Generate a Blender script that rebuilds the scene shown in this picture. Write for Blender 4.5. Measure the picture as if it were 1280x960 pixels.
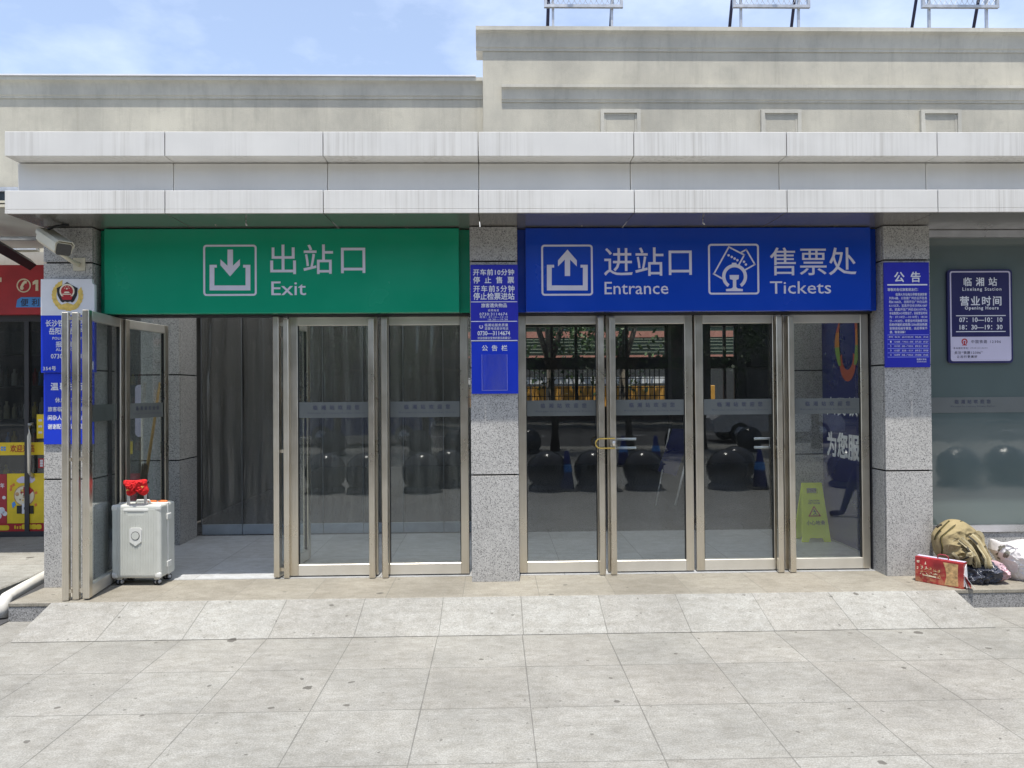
import bpy, bmesh, math, random
from mathutils import Vector, Matrix, noise
R = math.radians
random.seed(7)
for o in list(bpy.data.objects):
    bpy.data.objects.remove(o)
scn = bpy.context.scene
col = scn.collection

# ------------------------------------------------------------------ camera
F_PX, CAM_H = 925.0, 1.744
cam_d = bpy.data.cameras.new('camera')
cam = bpy.data.objects.new('camera', cam_d)
col.objects.link(cam)
cam_d.sensor_width = 36.0
cam_d.lens = 36.0 * F_PX / 1280.0
cam_d.clip_start, cam_d.clip_end = 0.05, 2000.0
CAM_R = Matrix.Rotation(-math.atan(22 / F_PX), 4, 'Z') @ Matrix.Rotation(math.pi / 2 + math.atan(9.2 / F_PX), 4, 'X') @ Matrix.Rotation(-0.0075, 4, 'Z')
cam.matrix_world = Matrix.Translation((0, 0, CAM_H)) @ CAM_R
scn.camera = cam

# ------------------------------------------------------------------ sun and sky
SUN = Vector((-0.08, -1.0, 3.5)).normalized()
sun_d = bpy.data.lights.new('sun', 'SUN')
sun_d.energy, sun_d.angle, sun_d.color = 3.8, R(0.5), (1.0, 0.955, 0.87)
sun = bpy.data.objects.new('sun', sun_d)
col.objects.link(sun)
sun.rotation_euler = (-SUN).to_track_quat('-Z', 'Y').to_euler()

world = bpy.data.worlds.new('World')
scn.world = world
world.use_nodes = True
wn, wl = world.node_tree.nodes, world.node_tree.links
wn.clear()
w_out = wn.new('ShaderNodeOutputWorld')
w_bg = wn.new('ShaderNodeBackground')
w_bg.inputs['Strength'].default_value = 0.15
sky = wn.new('ShaderNodeTexSky')
sky.sky_type = 'NISHITA'
sky.sun_disc = False
sky.sun_elevation = math.asin(SUN.z)
sky.sun_rotation = math.atan2(SUN.x, SUN.y)
sky.air_density, sky.dust_density, sky.ozone_density = 1.0, 1.2, 2.0
w_tc = wn.new('ShaderNodeTexCoord')
w_map = wn.new('ShaderNodeMapping')
w_map.inputs['Scale'].default_value = (1.0, 1.0, 2.2)
w_map.inputs['Location'].default_value = (0.35, 0.1, 0.0)
w_no = wn.new('ShaderNodeTexNoise')
w_no.inputs['Scale'].default_value = 2.6
w_no.inputs['Detail'].default_value = 9.0
w_no.inputs['Roughness'].default_value = 0.58
w_rmp = wn.new('ShaderNodeValToRGB')
w_rmp.color_ramp.elements[0].position = 0.47
w_rmp.color_ramp.elements[0].color = (0.30, 0.30, 0.30, 1)
w_rmp.color_ramp.elements[1].position = 0.70
w_rmp.color_ramp.elements[1].color = (0.92, 0.92, 0.92, 1)
w_mix = wn.new('ShaderNodeMixRGB')
w_mix.inputs['Color2'].default_value = (4.1, 4.75, 6.1, 1)
wl.new(w_tc.outputs['Generated'], w_map.inputs['Vector'])
wl.new(w_map.outputs['Vector'], w_no.inputs['Vector'])
wl.new(w_no.outputs['Fac'], w_rmp.inputs['Fac'])
wl.new(w_rmp.outputs['Color'], w_mix.inputs['Fac'])
wl.new(sky.outputs['Color'], w_mix.inputs['Color1'])
wl.new(w_mix.outputs['Color'], w_bg.inputs['Color'])
wl.new(w_bg.outputs['Background'], w_out.inputs['Surface'])

vs = scn.view_settings
vs.view_transform, vs.look, vs.exposure, vs.gamma = 'Standard', 'None', 0.58, 1.0
vs.use_curve_mapping = False
scn.render.engine = 'CYCLES'
cy = scn.cycles
cy.use_denoising = True
cy.max_bounces, cy.diffuse_bounces, cy.glossy_bounces = 9, 5, 4
cy.transmission_bounces, cy.transparent_max_bounces = 6, 24
cy.sample_clamp_indirect = 6.0
cy.caustics_reflective = False
cy.caustics_refractive = False


def at(px, py, Y):
    """the point of the plane y = Y that the photograph shows at a pixel"""
    d = CAM_R.to_3x3() @ Vector(((px - 640) / F_PX, -(py - 480) / F_PX, -1))
    p = d * (Y / d.y)
    return p.x, p.z + CAM_H


# ------------------------------------------------------------------ materials
def nodes_of(name):
    m = bpy.data.materials.new(name)
    m.use_nodes = True
    n, l = m.node_tree.nodes, m.node_tree.links
    return m, n, l, n['Principled BSDF']


def mix_rgb(n, l, kind, fac, c1, c2):
    x = n.new('ShaderNodeMixRGB')
    x.blend_type = kind
    for sock, v in (('Fac', fac), ('Color1', c1), ('Color2', c2)):
        if hasattr(v, 'links') or hasattr(v, 'is_output'):
            l.new(v, x.inputs[sock])
        elif sock == 'Fac':
            x.inputs[sock].default_value = v
        else:
            x.inputs[sock].default_value = (*v, 1) if len(v) == 3 else v
    return x.outputs['Color']


def noise_tex(n, l, scale, detail=4.0, rough=0.55, stretch=None, coord='Object', offset=None):
    tc = n.new('ShaderNodeTexCoord')
    v = tc.outputs[coord]
    if coord == 'World':
        v = None
    if stretch or offset:
        mp = n.new('ShaderNodeMapping')
        if stretch:
            mp.inputs['Scale'].default_value = stretch
        if offset:
            mp.inputs['Location'].default_value = offset
        l.new(v, mp.inputs['Vector'])
        v = mp.outputs['Vector']
    t = n.new('ShaderNodeTexNoise')
    t.inputs['Scale'].default_value = scale
    t.inputs['Detail'].default_value = detail
    t.inputs['Roughness'].default_value = rough
    l.new(v, t.inputs['Vector'])
    return t.outputs['Fac']


def ramp(n, l, fac, p0, c0, p1, c1, interp='LINEAR'):
    r = n.new('ShaderNodeValToRGB')
    r.color_ramp.interpolation = interp
    e = r.color_ramp.elements
    e[0].position, e[1].position = p0, p1
    g = lambda c: (c, c, c, 1) if isinstance(c, (int, float)) else (*c, 1)
    e[0].color, e[1].color = g(c0), g(c1)
    l.new(fac, r.inputs['Fac'])
    return r.outputs['Color']


def bump(n, l, b, height, strength=0.3, dist=0.01):
    x = n.new('ShaderNodeBump')
    x.inputs['Strength'].default_value = strength
    x.inputs['Distance'].default_value = dist
    l.new(height, x.inputs['Height'])
    l.new(x.outputs['Normal'], b.inputs['Normal'])


def mat(name, c, rough=0.5, metal=0.0, var=0.12, scale=6.0, bmp=0.0, bscale=40.0, spec=0.5, stretch=None, coat=0.0):
    m, n, l, b = nodes_of(name)
    f = noise_tex(n, l, scale, stretch=stretch)
    lo, hi = [x * (1 - var) for x in c], [min(1, x * (1 + var)) for x in c]
    l.new(ramp(n, l, f, 0.3, lo, 0.7, hi), b.inputs['Base Color'])
    l.new(ramp(n, l, f, 0.3, max(0, rough - 0.06), 0.7, min(1, rough + 0.06)), b.inputs['Roughness'])
    b.inputs['Metallic'].default_value = metal
    b.inputs['Specular IOR Level'].default_value = spec
    b.inputs['Coat Weight'].default_value = coat
    if bmp:
        bump(n, l, b, noise_tex(n, l, bscale), bmp)
    return m


def granite(name, base, dark, light, scale=150.0, rough=0.45):
    """speckled stone: pale ground, dark mica flecks, a few light grains"""
    m, n, l, b = nodes_of(name)
    tc = n.new('ShaderNodeTexCoord')
    v = n.new('ShaderNodeTexVoronoi')
    v.inputs['Scale'].default_value = scale
    l.new(tc.outputs['Object'], v.inputs['Vector'])
    sep = n.new('ShaderNodeSeparateColor')
    l.new(v.outputs['Color'], sep.inputs['Color'])
    c = ramp(n, l, sep.outputs['Red'], 0.0, dark, 0.5, base)
    c = mix_rgb(n, l, 'MIX', ramp(n, l, sep.outputs['Green'], 0.80, 0.0, 0.9, 0.7), c, light)
    big = noise_tex(n, l, 2.5, 5)
    oi = n.new('ShaderNodeObjectInfo')
    c = mix_rgb(n, l, 'MULTIPLY', 1.0, c, ramp(n, l, oi.outputs['Random'], 0.0, (0.91, 0.91, 0.92), 1.0, (1.04, 1.03, 1.01)))
    grime = noise_tex(n, l, 1.0, 6, 0.7, stretch=(9, 9, 1.2))
    c = mix_rgb(n, l, 'MIX', ramp(n, l, grime, 0.56, 0.0, 0.76, 0.3), c, [x * 0.55 for x in base])
    c = mix_rgb(n, l, 'MULTIPLY', 1.0, c, ramp(n, l, big, 0.3, 0.9, 0.7, 1.06))
    l.new(c, b.inputs['Base Color'])
    b.inputs['Roughness'].default_value = rough
    bump(n, l, b, sep.outputs['Red'], 0.05, 0.004)
    return m


def math_n(n, l, op, a, b=None):
    x = n.new('ShaderNodeMath')
    x.operation = op
    for i, v in enumerate((a, b)):
        if v is None:
            continue
        if hasattr(v, 'links'):
            l.new(v, x.inputs[i])
        else:
            x.inputs[i].default_value = v
    return x.outputs[0]


def tiles(name, base, x0, y0, tx, ty, seam, seam_w=0.0034, rough=0.6, spots=True, stain=0.20, grain=110.0):
    """granite paving: seams on a grid, a tone for each slab, fine grain, dirt and trodden gum spots"""
    m, n, l, b = nodes_of(name)
    tc = n.new('ShaderNodeTexCoord')
    sp = n.new('ShaderNodeSeparateXYZ')
    l.new(tc.outputs['Object'], sp.inputs[0])
    masks, cells = [], []
    for sock, o, t in (('X', x0, tx), ('Y', y0, ty)):
        u = math_n(n, l, 'DIVIDE', math_n(n, l, 'SUBTRACT', sp.outputs[sock], o), t)
        fl = math_n(n, l, 'FLOOR', u)
        fr = math_n(n, l, 'SUBTRACT', u, fl)
        d = math_n(n, l, 'MULTIPLY', math_n(n, l, 'MINIMUM', fr, math_n(n, l, 'SUBTRACT', 1.0, fr)), t)
        masks.append(d)
        cells.append(fl)
    dmin = math_n(n, l, 'MINIMUM', masks[0], masks[1])
    # seams waver in width and darkness
    wv = noise_tex(n, l, 3.0, 3)
    sw = math_n(n, l, 'MULTIPLY', ramp(n, l, wv, 0.3, 0.5, 0.7, 1.3), seam_w)
    sm = math_n(n, l, 'LESS_THAN', dmin, sw)
    cmb = n.new('ShaderNodeCombineXYZ')
    l.new(cells[0], cmb.inputs[0])
    l.new(cells[1], cmb.inputs[1])
    wh = n.new('ShaderNodeTexWhiteNoise')
    wh.noise_dimensions = '2D'
    l.new(cmb.outputs[0], wh.inputs['Vector'])
    tone = ramp(n, l, wh.outputs['Value'], 0.0, 0.925, 1.0, 1.03)
    c = mix_rgb(n, l, 'MULTIPLY', 1.0, base, tone)
    tint = ramp(n, l, wh.outputs['Color'], 0.0, (1.0, 0.99, 0.975), 1.0, (0.99, 1.0, 1.0))
    c = mix_rgb(n, l, 'MULTIPLY', 1.0, c, tint)
    gr = noise_tex(n, l, grain, 2, 0.7)
    c = mix_rgb(n, l, 'MULTIPLY', 1.0, c, ramp(n, l, gr, 0.3, 0.72, 0.7, 1.2))
    g2 = noise_tex(n, l, 34, 6, 0.8)
    c = mix_rgb(n, l, 'MULTIPLY', 1.0, c, ramp(n, l, g2, 0.28, 0.84, 0.72, 1.12))
    fl = noise_tex(n, l, 55, 4, 0.8, stretch=(0.6, 1.5, 1), offset=(2, 7, 1))
    c = mix_rgb(n, l, 'MIX', ramp(n, l, fl, 0.62, 0.0, 0.72, 0.45), c, [x * 0.5 for x in base])
    mo = noise_tex(n, l, 11.0, 7, 0.74, stretch=(0.8, 1.3, 1), offset=(1, 4, 2))
    c = mix_rgb(n, l, 'MULTIPLY', 1.0, c, ramp(n, l, mo, 0.34, (0.80, 0.785, 0.755), 0.62, (1.05, 1.05, 1.05)))
    st = noise_tex(n, l, 1.3, 7, 0.62)
    c = mix_rgb(n, l, 'MULTIPLY', 1.0, c, ramp(n, l, st, 0.35, 1 - stain, 0.62, 1.04))
    st2 = noise_tex(n, l, 7.0, 6, 0.68, offset=(3, 8, 0))
    c = mix_rgb(n, l, 'MIX', ramp(n, l, st2, 0.64, 0.0, 0.76, 0.36), c, [x * 0.6 for x in base])
    if spots:
        for sc, th, k in ((1.3, 0.046, 0.82), (2.6, 0.046, 0.74), (5.0, 0.05, 0.6), (9.0, 0.07, 0.42)):
            v = n.new('ShaderNodeTexVoronoi')
            v.voronoi_dimensions = '2D'
            v.inputs['Scale'].default_value = sc
            v.inputs['Randomness'].default_value = 1.0
            dn = n.new('ShaderNodeVectorMath')
            dn.operation = 'ADD'
            nt = n.new('ShaderNodeTexNoise')
            nt.inputs['Scale'].default_value = 16.0
            l.new(tc.outputs['Object'], nt.inputs['Vector'])
            sc_v = n.new('ShaderNodeVectorMath')
            sc_v.operation = 'SCALE'
            sc_v.inputs['Scale'].default_value = 0.045
            l.new(nt.outputs['Color'], sc_v.inputs[0])
            l.new(tc.outputs['Object'], dn.inputs[0])
            l.new(sc_v.outputs[0], dn.inputs[1])
            l.new(dn.outputs[0], v.inputs['Vector'])
            sepc = n.new('ShaderNodeSeparateColor')
            l.new(v.outputs['Color'], sepc.inputs['Color'])
            on = math_n(n, l, 'GREATER_THAN', sepc.outputs['Red'], 0.52)
            size = math_n(n, l, 'MULTIPLY', sepc.outputs['Green'], th)
            inside = math_n(n, l, 'LESS_THAN', v.outputs['Distance'], size)
            fac = math_n(n, l, 'MULTIPLY', math_n(n, l, 'MULTIPLY', inside, on), k)
            c = mix_rgb(n, l, 'MIX', fac, c, (0.085, 0.077, 0.066))
    c = mix_rgb(n, l, 'MIX', math_n(n, l, 'MULTIPLY', sm, 0.62), c, seam)
    l.new(c, b.inputs['Base Color'])
    l.new(ramp(n, l, g2, 0.3, rough - 0.1, 0.7, rough + 0.1), b.inputs['Roughness'])
    b.inputs['Specular IOR Level'].default_value = 0.35
    hgt = math_n(n, l, 'SUBTRACT', math_n(n, l, 'MULTIPLY', gr, 0.25), sm)
    bump(n, l, b, hgt, 0.35, 0.004)
    return m


def panel_metal(name, c, rough=0.4, streak=0.3, metal=0.0, spec=0.5):
    """painted aluminium cladding with grime washed down in thin vertical runs"""
    m, n, l, b = nodes_of(name)
    f = noise_tex(n, l, 1.0, 5, 0.7, stretch=(30, 30, 0.45))
    f2 = noise_tex(n, l, 1.0, 3, 0.5, stretch=(1.6, 1.6, 1.0), offset=(4, 1, 2))
    k = math_n(n, l, 'MULTIPLY', ramp(n, l, f, 0.44, 0.0, 0.72, 1.0), ramp(n, l, f2, 0.40, 0.04, 0.64, 1.0))
    k = math_n(n, l, 'MULTIPLY', k, streak)
    cc = mix_rgb(n, l, 'MIX', k, c, (c[0] * 0.42, c[1] * 0.39, c[2] * 0.34))
    d = noise_tex(n, l, 3.0, 5)
    cc = mix_rgb(n, l, 'MULTIPLY', 1.0, cc, ramp(n, l, d, 0.3, 0.95, 0.7, 1.03))
    l.new(cc, b.inputs['Base Color'])
    l.new(ramp(n, l, d, 0.3, rough - 0.08, 0.7, rough + 0.08), b.inputs['Roughness'])
    b.inputs['Metallic'].default_value = metal
    b.inputs['Specular IOR Level'].default_value = spec
    return m


def stucco(name, c):
    m, n, l, b = nodes_of(name)
    big = noise_tex(n, l, 0.9, 8, 0.66, stretch=(1, 1, 0.7))
    cc = mix_rgb(n, l, 'MULTIPLY', 1.0, c, ramp(n, l, big, 0.32, (0.70, 0.70, 0.70), 0.66, (1.07, 1.06, 1.03)))
    run = noise_tex(n, l, 1.0, 6, 0.7, stretch=(11, 11, 0.8))
    cc = mix_rgb(n, l, 'MIX', ramp(n, l, run, 0.52, 0.0, 0.76, 0.42), cc, (c[0] * 0.55, c[1] * 0.54, c[2] * 0.52))
    blot = noise_tex(n, l, 3.4, 7, 0.7, offset=(5, 2, 9))
    cc = mix_rgb(n, l, 'MIX', ramp(n, l, blot, 0.54, 0.0, 0.72, 0.34), cc, (c[0] * 0.6, c[1] * 0.6, c[2] * 0.6))
    l.new(cc, b.inputs['Base Color'])
    b.inputs['Roughness'].default_value = 0.88
    b.inputs['Specular IOR Level'].default_value = 0.2
    bump(n, l, b, noise_tex(n, l, 70, 6, 0.7), 0.25, 0.01)
    return m


def steel(name, c, rough=0.26):
    """brushed stainless profile, a little smeared and yellowed"""
    m, n, l, b = nodes_of(name)
    f = noise_tex(n, l, 1.0, 4, 0.6, stretch=(200, 200, 2.0))
    g = noise_tex(n, l, 2.6, 5, 0.6)
    cc = mix_rgb(n, l, 'MULTIPLY', 1.0, c, ramp(n, l, f, 0.3, 0.86, 0.7, 1.06))
    cc = mix_rgb(n, l, 'MULTIPLY', 1.0, cc, ramp(n, l, g, 0.3, (0.82, 0.80, 0.76), 0.7, (1, 1, 1)))
    l.new(cc, b.inputs['Base Color'])
    b.inputs['Metallic'].default_value = 1.0
    l.new(ramp(n, l, g, 0.3, rough - 0.07, 0.7, rough + 0.12), b.inputs['Roughness'])
    return m


def glass(name, tint=(0.93, 0.955, 0.945), ior=1.62, dirt=0.010, even=0.0):
    """thin pane: see-through where the eye meets it square, mirror-like at a slant, with a film of dust"""
    m, n, l, b = nodes_of(name)
    n.remove(b)
    out = n['Material Output']
    tr = n.new('ShaderNodeBsdfTransparent')
    tr.inputs['Color'].default_value = (*tint, 1)
    gl = n.new('ShaderNodeBsdfGlossy')
    gl.inputs['Roughness'].default_value = 0.012
    gl.inputs['Color'].default_value = (0.95, 0.97, 1.0, 1)
    fr = n.new('ShaderNodeFresnel')
    ge = n.new('ShaderNodeNewGeometry')                              # both faces of the pane reflect like its outside
    l.new(math_n(n, l, 'ADD', ior, math_n(n, l, 'MULTIPLY', ge.outputs['Backfacing'], 1 / ior - ior)), fr.inputs['IOR'])
    df = n.new('ShaderNodeBsdfDiffuse')
    df.inputs['Color'].default_value = (0.5, 0.5, 0.47, 1)
    sm = noise_tex(n, l, 1.0, 6, 0.7, stretch=(5, 5, 0.9))
    mx0 = n.new('ShaderNodeMixShader')
    l.new(ramp(n, l, sm, 0.36, dirt * (0.3 + 0.5 * even), 0.8, dirt * (2.4 - 1.1 * even)), mx0.inputs['Fac'])
    l.new(tr.outputs[0], mx0.inputs[1])
    l.new(df.outputs[0], mx0.inputs[2])
    mx = n.new('ShaderNodeMixShader')
    l.new(fr.outputs['Fac'], mx.inputs['Fac'])
    l.new(mx0.outputs[0], mx.inputs[1])
    l.new(gl.outputs[0], mx.inputs[2])
    nb = n.new('ShaderNodeBump')
    nb.inputs['Strength'].default_value = 0.012
    nb.inputs['Distance'].default_value = 0.05
    l.new(noise_tex(n, l, 2.2, 1), nb.inputs['Height'])
    l.new(nb.outputs['Normal'], gl.inputs['Normal'])
    l.new(mx.outputs[0], out.inputs['Surface'])
    return m


M = {}
M['pillar'] = granite('speckled granite cladding', (0.48, 0.47, 0.45), (0.13, 0.13, 0.13), (0.62, 0.61, 0.59), 165)
M['kerb'] = granite('dark granite riser', (0.27, 0.27, 0.27), (0.07, 0.07, 0.07), (0.4, 0.4, 0.4), 150, 0.6)
M['paving'] = tiles('forecourt paving', (0.35, 0.34, 0.312), 0.187, 5.31, 0.605, 0.607, (0.10, 0.095, 0.085))
M['ramp'] = tiles('ramp paving', (0.352, 0.345, 0.322), -0.41, 4.31, 0.605, 3.0, (0.10, 0.095, 0.085), stain=0.12)
M['platform'] = tiles('platform paving', (0.335, 0.31, 0.262), -0.26, 5.2, 0.6, 3.0, (0.16, 0.15, 0.13), spots=True, stain=0.2)
M['lobby_floor'] = tiles('speckled lobby tiles', (0.52, 0.53, 0.545), -0.2, 6.46, 0.8, 0.8, (0.10, 0.10, 0.10), rough=0.4, spots=False, stain=0.08, grain=150)
M['asphalt'] = mat('asphalt', (0.06, 0.06, 0.062), 0.85, var=0.2, scale=4, bmp=0.3, bscale=120)
M['earth'] = mat('far ground', (0.20, 0.19, 0.17), 0.9, var=0.2, scale=0.4)
M['concrete'] = tiles('worn concrete', (0.36, 0.35, 0.32), -9.2, 5.1, 2.6, 2.2, (0.16, 0.15, 0.14), rough=0.8, stain=0.25)
M['stucco'] = stucco('weathered cream render', (0.53, 0.505, 0.435))
M['stucco_trim'] = stucco('weathered render moulding', (0.57, 0.55, 0.49))
M['fascia'] = panel_metal('streaked white cladding', (0.68, 0.668, 0.64), 0.42, 0.62)
M['fascia_mid'] = panel_metal('plain white cladding', (0.69, 0.68, 0.65), 0.4, 0.06)
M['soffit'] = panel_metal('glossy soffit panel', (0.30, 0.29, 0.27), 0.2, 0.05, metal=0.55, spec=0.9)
M['gap'] = mat('black joint', (0.012, 0.012, 0.012), 0.8)
M['steel'] = steel('stainless profile', (0.80, 0.75, 0.66), 0.29)
M['steel_cool'] = mat('brushed rail', (0.74, 0.71, 0.64), 0.34, metal=0.6, var=0.06, scale=5)
M['glass'] = glass('door glass')
M['glass_light'] = glass('partition plastic', (0.74, 0.74, 0.72), 1.5, 0.25, 1.0)
M['frost'] = mat('frosted band', (0.14, 0.152, 0.148), 0.5, var=0.05)
M['frost_text'] = mat('grey blue band print', (0.055, 0.06, 0.11), 0.5)
M['film'] = mat('green window film', (0.115, 0.15, 0.145), 0.03, var=0.06, scale=1.5, spec=1.0)
M['film'].node_tree.nodes['Principled BSDF'].inputs['IOR'].default_value = 1.6
M['green'] = mat('green sign vinyl', (0.004, 0.30, 0.165), 0.22, var=0.05, scale=2, spec=0.55)
M['blue'] = mat('blue sign vinyl', (0.004, 0.052, 0.44), 0.22, var=0.05, scale=2, spec=0.5)
M['board_blue'] = mat('blue notice board', (0.022, 0.028, 0.42), 0.4, var=0.06, scale=5, spec=0.35)
M['board_blue_light'] = mat('brighter blue notice board', (0.012, 0.045, 0.58), 0.35, var=0.06, scale=5, spec=0.35)
M['navy'] = mat('navy sign enamel', (0.018, 0.017, 0.10), 0.35, var=0.05)
M['sign_white'] = mat('lavender white lettering', (0.66, 0.64, 0.74), 0.4, var=0.03)
M['white_text'] = mat('white print', (0.78, 0.79, 0.84), 0.45, var=0.03)
M['lavender'] = mat('pale lavender print', (0.62, 0.58, 0.74), 0.4, var=0.03)
M['table_line'] = mat('pale blue ruled line', (0.26, 0.29, 0.85), 0.4, var=0.03)
M['dark_text'] = mat('dark print', (0.03, 0.03, 0.06), 0.5)
M['white'] = mat('white board', (0.74, 0.74, 0.76), 0.45, var=0.04)
M['ivory'] = mat('yellowed ivory plastic', (0.60, 0.56, 0.44), 0.45, var=0.08, scale=12)
M['black'] = mat('black plastic', (0.015, 0.015, 0.017), 0.4)
M['black_gloss'] = mat('black glass', (0.01, 0.01, 0.012), 0.08, spec=0.8)
M['red'] = mat('red', (0.42, 0.016, 0.02), 0.5)
M['gold'] = mat('gold yellow', (0.72, 0.50, 0.11), 0.5, var=0.2, scale=40)
M['cream'] = mat('cream', (0.78, 0.70, 0.52), 0.5)
M['shop_red'] = mat('faded red shop banner', (0.42, 0.03, 0.04), 0.55, var=0.2, scale=3)
M['yellow'] = mat('bright yellow print', (0.80, 0.58, 0.02), 0.5)
M['sky_blue'] = mat('light blue tag', (0.08, 0.30, 0.75), 0.5)
M['orange'] = mat('orange', (0.75, 0.20, 0.05), 0.5)
M['tan'] = mat('tan print', (0.52, 0.30, 0.13), 0.5, var=0.35, scale=30)
M['pipe'] = mat('white plastic pipe', (0.68, 0.66, 0.60), 0.45, var=0.12, scale=6)
M['dark_metal'] = mat('dark painted steel', (0.035, 0.035, 0.04), 0.45)
M['galv'] = mat('galvanised steel', (0.50, 0.51, 0.53), 0.4, metal=0.5, var=0.15, scale=14)
M['navy_metal'] = mat('dark blue strut', (0.02, 0.02, 0.06), 0.5)
M['hall_wall'] = mat('shade toned hall wall', (0.10, 0.10, 0.095), 0.7, var=0.2, scale=2)  # darkness of the deep interior put into the wall colour
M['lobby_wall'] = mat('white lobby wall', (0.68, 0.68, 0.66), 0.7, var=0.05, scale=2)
M['hall_floor'] = tiles('shade toned hall tiles', (0.14, 0.14, 0.145), -0.2, 8.4, 0.8, 0.8, (0.05, 0.05, 0.05), rough=0.3, spots=False, stain=0.08, grain=150)  # darker copy of the lobby tiles, hall shade put into the colour
M['hall_ceiling'] = mat('hall ceiling', (0.18, 0.18, 0.17), 0.8)  # ceiling colour darkened to carry the hall's shade
M['case'] = mat('pale grey suitcase shell', (0.56, 0.57, 0.53), 0.38, var=0.05, scale=9)
M['case_trim'] = mat('white suitcase trim', (0.68, 0.68, 0.65), 0.35, var=0.04)
M['alu'] = mat('aluminium tube', (0.6, 0.6, 0.62), 0.3, metal=0.8)
M['rubber'] = mat('black rubber', (0.02, 0.02, 0.02), 0.7)
M['wheel_hub'] = mat('grey wheel hub', (0.45, 0.46, 0.48), 0.4)
M['cloth_red'] = mat('red knit', (0.62, 0.012, 0.015), 0.9, var=0.25, scale=60, bmp=0.6, bscale=140)
M['khaki'] = mat('khaki canvas', (0.30, 0.24, 0.125), 0.85, var=0.2, scale=9, bmp=0.6, bscale=26)
M['khaki_trim'] = mat('khaki webbing', (0.44, 0.38, 0.235), 0.85, var=0.15, scale=40)
M['zip'] = mat('dark zip', (0.035, 0.03, 0.02), 0.7)
M['olive'] = mat('olive zip tape', (0.16, 0.13, 0.03), 0.8)
M['bag_white'] = mat('white plastic sack', (0.72, 0.69, 0.69), 0.36, var=0.08, scale=14, bmp=0.5, bscale=26)
M['bag_print'] = mat('sack print', (0.16, 0.15, 0.12), 0.5)
M['lime'] = mat('lime yellow plastic', (0.80, 0.92, 0.05), 0.42, var=0.06)
M['bark'] = mat('grey bark', (0.12, 0.10, 0.08), 0.9, var=0.35, scale=14, bmp=0.6)
M['leaf'] = mat('leaf green', (0.05, 0.095, 0.025), 0.55, var=0.4, scale=0.8)
M['ball_stone'] = mat('polished dark stone', (0.055, 0.055, 0.058), 0.16, var=0.3, scale=30)
M['cone_blue'] = mat('blue plastic cone', (0.015, 0.03, 0.22), 0.45)
M['bamboo'] = mat('bamboo', (0.42, 0.27, 0.09), 0.5, var=0.2, scale=20)
M['brush'] = mat('twig brush', (0.13, 0.10, 0.06), 0.9, var=0.4, scale=40)
M['brick_far'] = mat('far facade', (0.18, 0.165, 0.15), 0.8, var=0.12, scale=0.5)
M['pink_far'] = mat('pink facade', (0.20, 0.14, 0.12), 0.8, var=0.1, scale=0.5)
M['window_far'] = mat('far window glass', (0.03, 0.04, 0.05), 0.1, spec=0.8)
M['car_blue'] = mat('blue car paint', (0.02, 0.05, 0.25), 0.25, coat=0.6)
M['car_white'] = mat('white car paint', (0.65, 0.65, 0.66), 0.25, coat=0.6)
M['train_green'] = mat('green carriage paint', (0.035, 0.055, 0.035), 0.4)
M['train_red'] = mat('salmon stripe', (0.34, 0.15, 0.11), 0.5)
M['barrier'] = mat('orange barrier', (0.50, 0.25, 0.04), 0.5)
M['rib_grey'] = mat('grey green rib', (0.20, 0.22, 0.16), 0.5)
M['rail_blue'] = mat('blue grey rail', (0.36, 0.41, 0.46), 0.4)
M['poster_blue'] = mat('deep blue poster', (0.012, 0.016, 0.105), 0.3, var=0.08, scale=2)
M['silver'] = mat('silver print', (0.80, 0.80, 0.82), 0.5)
M['skin'] = mat('skin', (0.45, 0.28, 0.2), 0.6)
M['trousers'] = mat('dark trousers', (0.02, 0.022, 0.035), 0.85)
M['shirt'] = mat('grey shirt', (0.10, 0.10, 0.11), 0.85)
M['hair'] = mat('black hair', (0.012, 0.01, 0.009), 0.6)
M['leather'] = mat('black leather', (0.03, 0.028, 0.027), 0.4)
m_, n_, l_, b_ = nodes_of('added skylight sheet')  # sheet for the added skylight, passes sunlight down diffusely
tl_ = n_.new('ShaderNodeBsdfTranslucent')
tl_.inputs['Color'].default_value = (0.80, 0.82, 0.83, 1)
ad_ = n_.new('ShaderNodeMixShader')
ad_.inputs['Fac'].default_value = 0.28
b_.inputs['Base Color'].default_value = (0.8, 0.8, 0.78, 1)
l_.new(tl_.outputs[0], ad_.inputs[1])
l_.new(b_.outputs[0], ad_.inputs[2])
l_.new(ad_.outputs[0], n_['Material Output'].inputs['Surface'])
M['milky'] = m_
M['awning'] = mat('grubby translucent sheet', (0.56, 0.58, 0.56), 0.5, var=0.15, scale=3)

# glossy sign faces bulge a little, so what they mirror wavers
for k in ('green', 'blue', 'soffit', 'film'):
    mm = M[k]
    bb = mm.node_tree.nodes['Principled BSDF']
    bump(mm.node_tree.nodes, mm.node_tree.links, bb, noise_tex(mm.node_tree.nodes, mm.node_tree.links, 2.4, 3), 0.10 if k in ('green', 'blue') else 0.015, 0.06)


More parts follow.
